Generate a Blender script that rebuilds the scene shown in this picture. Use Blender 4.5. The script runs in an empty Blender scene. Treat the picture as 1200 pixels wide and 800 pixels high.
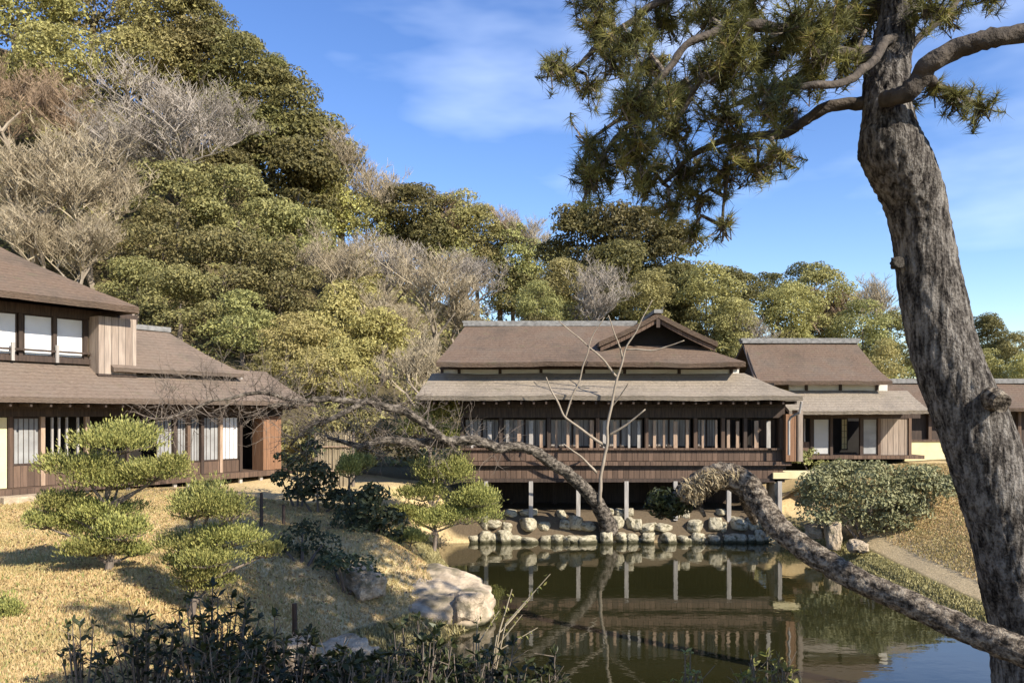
import bpy, math, random
import numpy as np
from mathutils import Vector, Matrix, noise
R = math.radians
random.seed(11)
rng = np.random.default_rng(11)
S = bpy.context.scene
C = S.collection

# ------------------------------------------------------------------ camera, sky, sun, exposure
F = 942.0          # focal length in photo pixels (photo 1200 wide)
H = 4.7            # eye height above the pond
HY = 485.0         # horizon row
cam = bpy.data.cameras.new('camera')
cam.sensor_width = 36; cam.lens = F / 1200 * 36
cam.shift_y = (HY - 400) / 1200
cam.clip_start = 0.1; cam.clip_end = 3000
camo = bpy.data.objects.new('camera', cam); C.objects.link(camo)
camo.location = (0, 0, H); camo.rotation_euler = (R(90), 0, 0)
S.camera = camo

SUN_EL, SUN_AZ = R(34), R(131)      # azimuth from +Y towards +X
tosun = Vector((math.sin(SUN_AZ) * math.cos(SUN_EL), math.cos(SUN_AZ) * math.cos(SUN_EL), math.sin(SUN_EL)))
W = bpy.data.worlds.new('World'); S.world = W; W.use_nodes = True
nt = W.node_tree; nt.nodes.clear()
out = nt.nodes.new('ShaderNodeOutputWorld'); bg = nt.nodes.new('ShaderNodeBackground')
sky = nt.nodes.new('ShaderNodeTexSky'); sky.sky_type = 'NISHITA'; sky.sun_disc = False
sky.sun_elevation = SUN_EL; sky.sun_rotation = SUN_AZ
sky.air_density = 1.0; sky.dust_density = 0.1; sky.ozone_density = 2.0
tc = nt.nodes.new('ShaderNodeTexCoord'); mp = nt.nodes.new('ShaderNodeMapping')
mp.inputs['Scale'].default_value = (1.6, 2.0, 5.5); mp.inputs['Rotation'].default_value = (0.0, R(14), R(10)); mp.inputs['Location'].default_value = (0.55, 0.1, 0.35)
nz = nt.nodes.new('ShaderNodeTexNoise'); nz.inputs['Scale'].default_value = 1.3; nz.inputs['Detail'].default_value = 5; nz.inputs['Roughness'].default_value = .5
rp = nt.nodes.new('ShaderNodeMapRange'); rp.inputs[1].default_value = .52; rp.inputs[2].default_value = .80; rp.inputs[3].default_value = 0; rp.inputs[4].default_value = .46
mx = nt.nodes.new('ShaderNodeMix'); mx.data_type = 'RGBA'; mx.inputs['B'].default_value = (6.3, 7.2, 8.8, 1)
L = nt.links.new
L(tc.outputs['Generated'], mp.inputs['Vector']); L(mp.outputs[0], nz.inputs['Vector']); L(nz.outputs['Fac'], rp.inputs[0])
hsv = nt.nodes.new('ShaderNodeHueSaturation'); hsv.inputs['Saturation'].default_value = 1.22; hsv.inputs['Hue'].default_value = .514; L(sky.outputs[0], hsv.inputs['Color'])
L(rp.outputs[0], mx.inputs['Factor']); L(hsv.outputs[0], mx.inputs['A']); L(mx.outputs['Result'], bg.inputs['Color'])
L(bg.outputs[0], out.inputs['Surface']); bg.inputs['Strength'].default_value = 0.128
sl = bpy.data.lights.new('sun', 'SUN'); sl.energy = 5.0; sl.angle = R(.5); sl.color = (1, .93, .82)
so = bpy.data.objects.new('sun', sl); C.objects.link(so); so.location = tosun * 60
so.rotation_euler = (-tosun).to_track_quat('-Z', 'Y').to_euler()
S.view_settings.view_transform = 'Standard'; S.view_settings.look = 'None'
S.view_settings.exposure = 0.82; S.view_settings.gamma = 1.0
S.view_settings.use_curve_mapping = False
S.render.engine = 'CYCLES'

# ------------------------------------------------------------------ helpers
def P(px, py, Y):
    return Vector(((px - 600) / F * Y, Y, H + (HY - py) / F * Y))

class MB:
    def __init__(s): s.v = []; s.f = []
    def add(s, vs, fs):
        n = len(s.v); s.v += [tuple(v) for v in vs]; s.f += [tuple(i + n for i in f) for f in fs]
    def box(s, x0, x1, y0, y1, z0, z1):
        s.add([(x0,y0,z0),(x1,y0,z0),(x1,y1,z0),(x0,y1,z0),(x0,y0,z1),(x1,y0,z1),(x1,y1,z1),(x0,y1,z1)],
              [(0,3,2,1),(4,5,6,7),(0,1,5,4),(1,2,6,5),(2,3,7,6),(3,0,4,7)])
    def tube(s, pts, rad, sides=6, rough=0.0, cap=True, seed=0):
        pts = [Vector(p) for p in pts]; n = len(pts); vs = []; fs = []
        t = (pts[1] - pts[0]).normalized(); up = Vector((0, 0, 1)) if abs(t.z) < .9 else Vector((1, 0, 0))
        u = t.cross(up).normalized()
        for i, p in enumerate(pts):
            a = pts[max(i - 1, 0)]; b = pts[min(i + 1, n - 1)]
            t = (b - a).normalized(); u = (u - t * u.dot(t)).normalized(); w = t.cross(u)
            for k in range(sides):
                an = 2 * math.pi * k / sides
                d = u * math.cos(an) + w * math.sin(an); r = rad[i]
                if rough: r *= 1 + rough * noise.noise((p + d * r) * (1.2 / max(r, .03)) * .5 + Vector((seed, 0, 0)))
                vs.append(p + d * r)
        for i in range(n - 1):
            for k in range(sides):
                k2 = (k + 1) % sides
                fs.append((i*sides+k, i*sides+k2, (i+1)*sides+k2, (i+1)*sides+k))
        if cap: fs.append(tuple(range(sides))[::-1]); fs.append(tuple((n-1)*sides + k for k in range(sides)))
        s.add(vs, fs)
    def shell(s, vs, fs, t):
        n = len(vs); vs = [Vector(v) for v in vs]; edges = {}
        for f in fs:
            for a, b in zip(f, f[1:] + f[:1]): edges[(a, b)] = 1
        side = [(a, b) for (a, b) in edges if (b, a) not in edges]
        s.add(vs + [v - Vector((0, 0, t)) for v in vs], list(fs) + [tuple(i + n for i in f[::-1]) for f in fs] + [(b, a, a + n, b + n) for a, b in side])
    def build(s, name, m, parent=None, smooth=False):
        me = bpy.data.meshes.new(name); me.from_pydata(s.v, [], s.f); me.update()
        if smooth: me.polygons.foreach_set('use_smooth', [True] * len(me.polygons))
        return link(name, me, m, parent)

def link(name, me, m, parent=None):
    if m and not me.materials: me.materials.append(m)
    o = bpy.data.objects.new(name, me); C.objects.link(o)
    if parent: o.parent = parent
    return o
def tag(o, label, cat, group=None):
    o['label'] = label; o['category'] = cat
    if group: o['group'] = group
    return o
def thing(name, label, cat, loc=(0, 0, 0), rz=0, group=None):
    o = bpy.data.objects.new(name, None); C.objects.link(o); o.location = loc; o.rotation_euler = (0, 0, rz)
    o.empty_display_size = .3
    return tag(o, label, cat, group)
def struct(o, kind='structure'): o['kind'] = kind; return o

def spline(pts, k=5):      # Catmull-Rom through rows of numbers
    p = np.array(pts, float); p = np.vstack([2*p[0]-p[1], p, 2*p[-1]-p[-2]]); o = []
    for i in range(1, len(p) - 2):
        for t in np.arange(k) / k:
            o.append(.5*((2*p[i])+(-p[i-1]+p[i+1])*t+(2*p[i-1]-5*p[i]+4*p[i+1]-p[i+2])*t*t+(-p[i-1]+3*p[i]-3*p[i+1]+p[i+2])*t**3))
    o.append(p[-2]); return np.array(o)

# ------------------------------------------------------------------ materials
def newmat(name):
    m = bpy.data.materials.new(name); m.use_nodes = True; t = m.node_tree
    return m, t, t.nodes['Principled BSDF']
def N(t, ty, **kw):
    n = t.nodes.new(ty)
    for k, v in kw.items():
        if k in n.inputs: n.inputs[k].default_value = v
        else: setattr(n, k, v)
    return n
def mix(t, fac, a, b, blend='MIX'):
    n = N(t, 'ShaderNodeMix', data_type='RGBA', blend_type=blend)
    for k, v in (('Factor', fac), ('A', a), ('B', b)):
        if isinstance(v, (tuple, list, float, int)): n.inputs[k].default_value = (*v, 1) if isinstance(v, (tuple, list)) else v
        else: t.links.new(v, n.inputs[k])
    return n.outputs['Result']
def rng_node(t, v, a, b, c=0, d=1):
    n = N(t, 'ShaderNodeMapRange'); t.links.new(v, n.inputs[0])
    for i, x in enumerate((a, b, c, d)): n.inputs[i + 1].default_value = x
    return n.outputs[0]
def noise_at(t, scale, detail=4, stretch=(1, 1, 1), coord='Object', rough=.55):
    tc = N(t, 'ShaderNodeTexCoord'); mp = N(t, 'ShaderNodeMapping'); mp.inputs['Scale'].default_value = stretch
    n = N(t, 'ShaderNodeTexNoise', Scale=scale, Detail=detail, Roughness=rough)
    t.links.new(tc.outputs[coord], mp.inputs[0]); t.links.new(mp.outputs[0], n.inputs['Vector'])
    return n.outputs['Fac']
def bumped(t, b, h, strength, dist):
    n = N(t, 'ShaderNodeBump', Strength=strength, Distance=dist); t.links.new(h, n.inputs['Height']); t.links.new(n.outputs[0], b.inputs['Normal'])

def basic(name, a, c, rough=.8, scale=4, stretch=(1, 1, 1), bump=0, dist=.02, c3=None, s3=.6, spec=.3, detail=5, wet=False):
    m, t, b = newmat(name)
    f = noise_at(t, scale, detail, stretch); col = mix(t, rng_node(t, f, .32, .68), a, c)
    if c3: col = mix(t, rng_node(t, noise_at(t, s3, 3), .5, .68), col, c3)
    if wet:     # stone stands in water: the soaked band just above the waterline, with algae
        g = N(t, 'ShaderNodeNewGeometry'); sp = N(t, 'ShaderNodeSeparateXYZ'); t.links.new(g.outputs['Position'], sp.inputs[0])
        ad = N(t, 'ShaderNodeMath', operation='MULTIPLY_ADD'); t.links.new(f, ad.inputs[0]); ad.inputs[1].default_value = -.16; t.links.new(sp.outputs[2], ad.inputs[2])
        col = mix(t, rng_node(t, ad.outputs[0], -.02, .07, 1, 0), col, (.055, .05, .025))
    t.links.new(col, b.inputs['Base Color']); b.inputs['Roughness'].default_value = rough; b.inputs['Specular IOR Level'].default_value = spec
    if bump: bumped(t, b, f, bump, dist)
    return m
def planks(name, a, c, width=.22, axis=0):
    m, t, b = newmat(name)
    tc = N(t, 'ShaderNodeTexCoord'); sp = N(t, 'ShaderNodeSeparateXYZ'); t.links.new(tc.outputs['Object'], sp.inputs[0])
    ad = N(t, 'ShaderNodeMath', operation='ADD'); t.links.new(sp.outputs[0], ad.inputs[0]); t.links.new(sp.outputs[1], ad.inputs[1])
    dv = N(t, 'ShaderNodeMath', operation='DIVIDE'); t.links.new(ad.outputs[0], dv.inputs[0]); dv.inputs[1].default_value = width
    fl = N(t, 'ShaderNodeMath', operation='FLOOR'); t.links.new(dv.outputs[0], fl.inputs[0])
    fr = N(t, 'ShaderNodeMath', operation='FRACT'); t.links.new(dv.outputs[0], fr.inputs[0])
    wn = N(t, 'ShaderNodeTexWhiteNoise', noise_dimensions='1D'); t.links.new(fl.outputs[0], wn.inputs['W'])
    grain = noise_at(t, 3, 5, (6, 6, .5))
    col = mix(t, wn.outputs['Value'], a, c); col = mix(t, rng_node(t, grain, .35, .7, 0, .55), col, tuple(x * .45 for x in a))
    gap = rng_node(t, fr.outputs[0], .0, .09, 1, 0)
    col = mix(t, gap, col, (.015, .012, .01))
    t.links.new(col, b.inputs['Base Color']); b.inputs['Roughness'].default_value = .78; b.inputs['Specular IOR Level'].default_value = .25
    inv = N(t, 'ShaderNodeMath', operation='SUBTRACT'); inv.inputs[0].default_value = 1; t.links.new(gap, inv.inputs[1])
    bumped(t, b, inv.outputs[0], .6, .02)
    return m
def shingle(name, a, c, worn):
    m, t, b = newmat(name)
    tc = N(t, 'ShaderNodeTexCoord'); sp = N(t, 'ShaderNodeSeparateXYZ'); t.links.new(tc.outputs['Object'], sp.inputs[0])
    f1 = noise_at(t, 9, 4, (1, 1, 6)); f2 = noise_at(t, .9, 4, (1, 1, 1)); f3 = noise_at(t, 1.2, 4, (5, 5, .7))
    m1 = N(t, 'ShaderNodeMath', operation='MULTIPLY'); t.links.new(sp.outputs[2], m1.inputs[0]); m1.inputs[1].default_value = 9
    ad = N(t, 'ShaderNodeMath', operation='MULTIPLY_ADD'); t.links.new(f2, ad.inputs[0]); ad.inputs[1].default_value = .5; t.links.new(m1.outputs[0], ad.inputs[2])
    fr = N(t, 'ShaderNodeMath', operation='FRACT'); t.links.new(ad.outputs[0], fr.inputs[0])
    col = mix(t, rng_node(t, f1, .3, .7), a, c)
    col = mix(t, rng_node(t, f2, .45, .72, 0, .75), col, worn)
    fs = noise_at(t, .45, 5, (1, 1, 1), rough=.7); col = mix(t, rng_node(t, fs, .5, .66, 0, .5), col, tuple(x * .55 for x in a))
    col = mix(t, rng_node(t, noise_at(t, 2.1, 4), .6, .74, 0, .45), col, (.13, .12, .07))
    col = mix(t, rng_node(t, f3, .55, .75, 0, .35), col, tuple(x * .5 for x in a))
    col = mix(t, rng_node(t, fr.outputs[0], 0, .3, .35, 0), col, tuple(x * .35 for x in a))
    t.links.new(col, b.inputs['Base Color']); b.inputs['Roughness'].default_value = .9; b.inputs['Specular IOR Level'].default_value = .15
    h = N(t, 'ShaderNodeMath', operation='ADD'); t.links.new(f1, h.inputs[0]); t.links.new(fr.outputs[0], h.inputs[1])
    bumped(t, b, h.outputs[0], .9, .05)
    return m
def leafmat(name, a, c, dead=None, trans=.32, rough=.55, hue=.12, patch=None):
    m, t, b = newmat(name)
    at = N(t, 'ShaderNodeAttribute', attribute_name='rnd'); oi = N(t, 'ShaderNodeObjectInfo')
    col = mix(t, at.outputs['Fac'], a, c)
    if dead:
        n = N(t, 'ShaderNodeMath', operation='GREATER_THAN'); t.links.new(at.outputs['Fac'], n.inputs[0]); n.inputs[1].default_value = .9
        col = mix(t, n.outputs[0], col, dead)
    if patch: col = mix(t, rng_node(t, noise_at(t, .55, 6, rough=.65), .46, .62, 0, .75), col, patch)
    hs = N(t, 'ShaderNodeHueSaturation'); t.links.new(col, hs.inputs['Color'])
    t.links.new(rng_node(t, oi.outputs['Random'], 0, 1, .5 - hue * .16, .5 + hue * .16), hs.inputs['Hue'])
    t.links.new(rng_node(t, oi.outputs['Random'], 0, 1, 1 - hue * 2, 1 + hue * 2), hs.inputs['Value'])
    t.links.new(hs.outputs[0], b.inputs['Base Color']); b.inputs['Roughness'].default_value = rough; b.inputs['Specular IOR Level'].default_value = .25
    tr = N(t, 'ShaderNodeBsdfTranslucent'); t.links.new(hs.outputs[0], tr.inputs['Color'])
    ms = N(t, 'ShaderNodeMixShader'); ms.inputs[0].default_value = trans
    t.links.new(b.outputs[0], ms.inputs[1]); t.links.new(tr.outputs[0], ms.inputs[2])
    t.links.new(ms.outputs[0], t.nodes['Material Output'].inputs['Surface'])
    return m
def barkmat(name, a, c, crack, scale=26, stretch=(1, 1, .16), dist=.03):
    m, t, b = newmat(name)
    h1 = noise_at(t, scale, 6, stretch, rough=.62); h2 = noise_at(t, scale*.4, 4, (1, 1, stretch[2]*1.8)); h3 = noise_at(t, scale*2.2, 5, (1, 1, .8))
    ad = N(t, 'ShaderNodeMath', operation='MULTIPLY_ADD'); t.links.new(h2, ad.inputs[0]); ad.inputs[1].default_value = .6; t.links.new(h1, ad.inputs[2])
    ae = N(t, 'ShaderNodeMath', operation='MULTIPLY_ADD'); t.links.new(h3, ae.inputs[0]); ae.inputs[1].default_value = .45; t.links.new(ad.outputs[0], ae.inputs[2])
    col = mix(t, rng_node(t, ae.outputs[0], .86, 1.04), crack, a); col = mix(t, rng_node(t, ae.outputs[0], 1.02, 1.2), col, c)
    t.links.new(col, b.inputs['Base Color']); b.inputs['Roughness'].default_value = .92; b.inputs['Specular IOR Level'].default_value = .12
    bumped(t, b, ae.outputs[0], 1.0, dist)
    return m

M = {}
M['roof_up'] = shingle('bark shingle', (.122, .082, .057), (.185, .13, .092), (.16, .128, .098))
M['roof_low'] = shingle('weathered shingle', (.225, .182, .135), (.325, .27, .205), (.285, .24, .185))
M['roof_left'] = shingle('left shingle', (.145, .105, .078), (.22, .165, .123), (.19, .152, .118))
M['ridge'] = basic('ridge tile', (.13, .125, .115), (.26, .25, .23), .8, 6, bump=.3)
M['dark_wood'] = basic('dark timber', (.035, .024, .018), (.075, .05, .036), .75, 3, (6, 6, .6), bump=.2)
M['brown_wood'] = planks('brown boards', (.10, .064, .044), (.18, .115, .078), .2)
M['grey_board'] = planks('grey boards', (.27, .205, .155), (.40, .32, .25), .24)
M['red_board'] = planks('warm boards', (.22, .115, .062), (.33, .18, .10), .2)
M['pale_wood'] = basic('pale timber', (.26, .17, .11), (.42, .30, .21), .7, 3, (6, 6, .6), bump=.2)
M['grey_wood'] = basic('silvered timber', (.25, .225, .2), (.42, .385, .34), .8, 3, (6, 6, .6), bump=.2)
M['paper'] = basic('shoji paper', (.66, .65, .63), (.74, .73, .71), .85, 2)
M['greypaper'] = basic('old paper', (.22, .215, .205), (.32, .315, .30), .85, 2)
M['dimpaper'] = basic('dim paper', (.42, .41, .39), (.50, .49, .46), .85, 2)
M['plaster'] = basic('plaster', (.58, .54, .46), (.68, .64, .56), .9, 2, bump=.1)
M['yellow'] = basic('ochre plaster', (.62, .52, .28), (.72, .62, .36), .9, 2, bump=.1)
M['panel'] = basic('weathered panel', (.22, .19, .16), (.38, .345, .30), .8, 3, (7, 7, .5))
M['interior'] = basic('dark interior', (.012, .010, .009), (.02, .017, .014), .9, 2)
M['stone'] = basic('pale stone', (.29, .255, .17), (.50, .44, .31), .9, 3, bump=.8, dist=.08, c3=(.12, .105, .06), s3=2.2, wet=True)
M['greystone'] = basic('grey stone', (.31, .24, .16), (.54, .43, .295), .9, 4, bump=1, dist=.10, c3=(.15, .125, .075), s3=1.6, wet=True)
M['bark'] = barkmat('pine bark', (.115, .10, .085), (.26, .235, .205), (.018, .015, .013), 36, (1, 1, .2), .04)
M['bark2'] = barkmat('limb bark', (.15, .12, .09), (.34, .285, .215), (.028, .022, .016), 42, (.55, .7, .9), .03)
M['bark3'] = barkmat('old plum bark', (.09, .075, .058), (.22, .185, .145), (.018, .015, .012), 12, (.6, .6, .9), .05)
M['bark_shaded'] = basic('shaded branch bark', (.035, .028, .022), (.10, .08, .062), .9, 14, (1, 1, 1), bump=1, dist=.04)  # pine branches: crown shade put into the bark colour
M['bark_far'] = basic('far bark', (.10, .078, .058), (.20, .16, .125), .9, 5, (1, 1, .3), bump=.5)
M['bark_pale'] = basic('pale bark', (.21, .17, .125), (.34, .28, .21), .9, 5, (1, 1, .3), bump=.4)
M['twig_grey'] = basic('grey twigs', (.23, .195, .155), (.36, .31, .255), .9, 1)
M['twig_tan'] = basic('tan twigs', (.26, .205, .13), (.40, .33, .22), .9, 1)
M['twig_red'] = basic('russet twigs', (.24, .165, .105), (.35, .25, .16), .9, 1)
M['olive'] = leafmat('olive leaves', (.185, .17, .062), (.46, .405, .15))
M['green'] = leafmat('green leaves', (.14, .14, .055), (.40, .36, .135))
M['dark'] = leafmat('dark leaves', (.10, .095, .036), (.25, .215, .075))
M['yellow_l'] = leafmat('yellow leaves', (.34, .31, .10), (.58, .51, .20))
M['pine_far'] = leafmat('far pine needles', (.075, .08, .032), (.20, .175, .06))
M['orange_l'] = leafmat('orange leaves', (.35, .17, .05), (.48, .27, .09))
M['needle'] = leafmat('pine needles', (.022, .034, .016), (.34, .31, .085), dead=(.42, .30, .14), trans=.3, hue=0)
M['pad'] = leafmat('pruned needles', (.13, .145, .04), (.41, .38, .115), trans=.2, hue=.05)
M['shrub_grey'] = leafmat('grey shrub leaves', (.16, .165, .075), (.35, .33, .165), trans=.15)
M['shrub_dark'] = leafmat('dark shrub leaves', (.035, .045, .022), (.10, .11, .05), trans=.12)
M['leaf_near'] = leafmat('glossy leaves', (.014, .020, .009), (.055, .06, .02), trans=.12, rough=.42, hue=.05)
M['leaf_yel'] = leafmat('young leaves', (.14, .17, .04), (.34, .32, .10), trans=.25)
M['dry'] = leafmat('dry needles', (.22, .165, .095), (.36, .29, .17), trans=.1, hue=0)
M['grass'] = leafmat('winter grass', (.42, .29, .13), (.62, .47, .23), dead=(.24, .26, .08), trans=.2, hue=0, patch=(.37, .30, .12))
M['litter'] = leafmat('leaf litter', (.10, .06, .03), (.32, .19, .09), trans=.1, hue=0)
M['moss'] = leafmat('moss', (.19, .155, .065), (.36, .29, .135), trans=.1)

# ------------------------------------------------------------------ terrain
POND = [(-2.9, 29.3), (-2.3, 26), (-1.5, 22.5), (-0.55, 20.2), (-0.45, 18.6), (-1.3, 17), (-2.3, 15.5), (-2.2, 13.0), (-.8, 11.2), (2, 10.6), (6, 10.8), (9.6, 12.0),
        (10.4, 15), (10.3, 18.5), (10.5, 22), (10.7, 25.5), (10.6, 28.4), (9.5, 29.4), (6, 29.5), (2, 29.5)]
PA = np.array(POND); PB = np.roll(PA, -1, 0)
def pond_d(x, y):
    x = np.asarray(x, float); y = np.asarray(y, float)
    d = np.full(x.shape, 1e9); ins = np.zeros(x.shape, bool)
    for (ax, ay), (bx, by) in zip(PA, PB):
        ex, ey = bx-ax, by-ay
        t = np.clip(((x-ax)*ex+(y-ay)*ey)/(ex*ex+ey*ey), 0, 1)
        d = np.minimum(d, np.hypot(x-ax-t*ex, y-ay-t*ey))
        c = (ay > y) != (by > y)
        with np.errstate(divide='ignore', invalid='ignore'):
            ins ^= c & (x < (bx-ax)*(y-ay)/(by-ay+1e-12)+ax)
    return np.where(ins, -d, d)
ANCH = np.array([  # x, y, height, bank width
    (-9,20,2.2,4), (-13,25,2.25,4), (-6,13,2.15,4), (-4.5,9,2.2,4.5), (-4,17,1.9,4.6), (-4,21,1.7,3), (-4.5,26,1.7,3), (-3.6,6,2.35,5), (0,1.5,2.7,6.3), (0,6,2.6,6.8), (5,3,2.8,6.8), (6,8,2.6,7),
    (13,14,1.7,7), (14,19,1.7,7), (14.5,24,2.0,7), (16,31,2.7,6), (13,30,2.2,3.5), (9,32,1.2,.5), (4,32,1.1,.4), (-1,32,1.2,.5), (-5,31,2.0,2), (-10,33,2.3,3), (20,40,2.8,4), (0,42,2.2,2), (-20,40,3,3)], float)
def smooth(t): t = np.clip(t, 0, 1); return t*t*(3-2*t)
def hillz(x, y):
    top = np.interp(x, [-120,-60,-45,-29,-22,-15,-6,3.4,15,28,45,80], [44,44,39,29,23,18,14,10.5,5,2.5,1.5,0])
    start = np.interp(x, [-60,-20,0,20], [36,39,43,46])
    s = smooth((y-start)/ (82-start))
    lin = np.clip((y-start)/(82-start), 0, 1)
    return top*(.45*s+.55*lin)*np.interp(y, [0,90,200,400], [1,1,.5,.1])
def terrain(x, y):
    x = np.asarray(x, float); y = np.asarray(y, float)
    d2 = (x[..., None]-ANCH[:,0])**2+(y[..., None]-ANCH[:,1])**2+.3
    w = d2**-1.8; w /= w.sum(-1, keepdims=True)
    T = (w*ANCH[:,2]).sum(-1); wd = (w*ANCH[:,3]).sum(-1)
    d = pond_d(x, y)
    far = smooth((y-28.9)/.4)*smooth((x+2.8)/.6)*smooth((10-x)/1)
    wd = wd*(1-far)+.75*far; T = T*(1-far)+1.0*far
    z = np.where(d > 0, T*smooth(d/wd*.85+.12*np.clip(d*4,0,1)), np.clip(d, -1, 0)*.9)
    return z + hillz(x, y)
def tz(x, y): return float(terrain(np.array([x]), np.array([y]))[0])

def axis(lo, hi, a, b, fine):
    c = list(np.arange(a, b + 1e-6, fine)); s = fine; v = b
    while v < hi: s *= 1.25; v += s; c.append(v)
    s = fine; v = a; pre = []
    while v > lo: s *= 1.25; v -= s; pre.append(v)
    return np.array(pre[::-1] + c)
gx = axis(-900, 900, -16, 18, .25); gy = axis(-300, 1600, 2, 34, .25)
X, Y_ = np.meshgrid(gx, gy); Z = terrain(X, Y_)
nr = np.array([[noise.noise((a*.9, b*.9, 0)) for a in gx] for b in gy])*.05
D = pond_d(X, Y_); Z = Z + np.where(D > .3, nr, 0)
nx, ny = len(gx), len(gy)
vv = np.stack([X, Y_, Z], -1).reshape(-1, 3)
idx = np.arange(nx*ny).reshape(ny, nx)
ff = np.stack([idx[:-1,:-1], idx[:-1,1:], idx[1:,1:], idx[1:,:-1]], -1).reshape(-1, 4)
me = bpy.data.meshes.new('ground'); me.from_pydata(vv.tolist(), [], ff.tolist()); me.polygons.foreach_set('use_smooth', [True]*len(me.polygons))
ca = me.color_attributes.new('zone', 'FLOAT_COLOR', 'POINT')
forest = smooth((Y_-34)/3)
pebble = smooth((X-9)/1.0)*smooth((D-.7)/.4)*smooth((2.5-D)/.5)*smooth((28-Y_)/2)
moss = smooth((1.3-D)/.6)*(1-forest)*(1-smooth((Y_-28.6)/.4)*smooth((10.3-X)/.5))
near = smooth((8.2-Y_)/2)*smooth((X+3.2)/1.5)
soil = np.maximum(near, smooth((X+3)/1)*smooth((Y_-29.3)/.4)*smooth((9.8-X)/.6))
col = np.stack([forest, pebble, moss, soil], -1).reshape(-1, 4)
ca.data.foreach_set('color', col.ravel())
m, t, b = newmat('ground')
at = N(t, 'ShaderNodeAttribute', attribute_name='zone'); sc = N(t, 'ShaderNodeSeparateColor'); t.links.new(at.outputs['Color'], sc.inputs[0])
n1 = noise_at(t, .8, 5); n2 = noise_at(t, 14, 4); n3 = noise_at(t, 60, 3)
col = mix(t, rng_node(t, n2, .3, .7), (.46, .33, .16), (.62, .47, .25))
col = mix(t, rng_node(t, n1, .52, .72, 0, .7), col, (.34, .30, .12))
def masked(ch, c, lo=.35, hi=.65):
    global col
    ad = N(t, 'ShaderNodeMath', operation='MULTIPLY_ADD'); t.links.new(n1, ad.inputs[0]); ad.inputs[1].default_value = .5; t.links.new(ch, ad.inputs[2])
    col = mix(t, rng_node(t, ad.outputs[0], lo + .25, hi + .25), col, c)
masked(at.outputs['Alpha'], mix(t, n2, (.075, .055, .035), (.16, .12, .075)))
masked(sc.outputs[2], mix(t, rng_node(t, n2, .35, .65), (.13, .105, .05), (.26, .21, .105)))
vo = N(t, 'ShaderNodeTexVoronoi', Scale=22); t.links.new(N(t, 'ShaderNodeTexCoord').outputs['Object'], vo.inputs['Vector'])
pc = mix(t, vo.outputs['Color'], (.46, .35, .19), (.64, .50, .29)); pc = mix(t, rng_node(t, vo.outputs['Distance'], .35, .6), pc, (.38, .29, .165))
masked(sc.outputs[1], pc)
masked(sc.outputs[0], mix(t, n2, (.06, .05, .028), (.15, .12, .06)))
t.links.new(col, b.inputs['Base Color']); b.inputs['Roughness'].default_value = .95; b.inputs['Specular IOR Level'].default_value = .1
h = N(t, 'ShaderNodeMath', operation='ADD'); t.links.new(n2, h.inputs[0]); t.links.new(n3, h.inputs[1]); bumped(t, b, h.outputs[0], .5, .05)
struct(link('ground', me, m))

# pond
mb = MB(); mb.add([(-5, 9, 0), (14, 9, 0), (14, 32, 0), (-5, 32, 0)], [(0, 1, 2, 3)])
m, t, b = newmat('pond water')
wn = noise_at(t, 1.6, 3, (1, 1.6, 1)); sc_ = noise_at(t, .35, 3)
t.links.new(mix(t, sc_, (.014, .014, .005), (.028, .026, .009)), b.inputs['Base Color'])
b.inputs['Roughness'].default_value = .025; b.inputs['IOR'].default_value = 1.7; b.inputs['Specular IOR Level'].default_value = .6
bumped(t, b, wn, .022, .12)
struct(mb.build('pond_water', m))

# ------------------------------------------------------------------ foliage makers
def quads(name, cen, nor, size, m, aspect=.55, parent=None, fold=.15, up=None):
    n = len(cen); nor = nor/np.linalg.norm(nor, axis=1, keepdims=True)
    r = rng.normal(size=(n, 3)) if up is None else up + rng.normal(size=(n, 3))*.35
    u = r - nor*(r*nor).sum(1, keepdims=True); u /= np.linalg.norm(u, axis=1, keepdims=True)+1e-9
    w = np.cross(nor, u); s = np.asarray(size).reshape(-1, 1)*np.ones((n, 1))
    V = np.stack([cen-u*s*.5, cen+w*s*.5*aspect+nor*s*fold, cen+u*s*.5, cen-w*s*.5*aspect+nor*s*fold], 1).reshape(-1, 3)
    me = bpy.data.meshes.new(name); me.from_pydata(V.tolist(), [], np.arange(4*n).reshape(-1, 4).tolist())
    a = me.attributes.new('rnd', 'FLOAT', 'FACE'); a.data.foreach_set('value', rng.random(n).astype(np.float32))
    if m: me.materials.append(m)
    return me
def unit(n):
    v = rng.normal(size=(n, 3)); return v/np.linalg.norm(v, axis=1, keepdims=True)
def lobes_cloud(lobes, dens, jit=.8, lo=.72):
    cs, ns = [], []
    for (c, r) in lobes:
        n = max(20, int(dens*r[0]*r[2])); d = unit(n); d[:, 2] = np.where(d[:, 2] < -.35, -d[:, 2], d[:, 2])
        k = lo+(1.12-lo)*rng.random((n, 1))**.7
        cs.append(np.array(c)+d*np.array(r)*k); ns.append(d+rng.normal(size=(n, 3))*jit*.6)
    return np.vstack(cs), np.vstack(ns)

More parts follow.
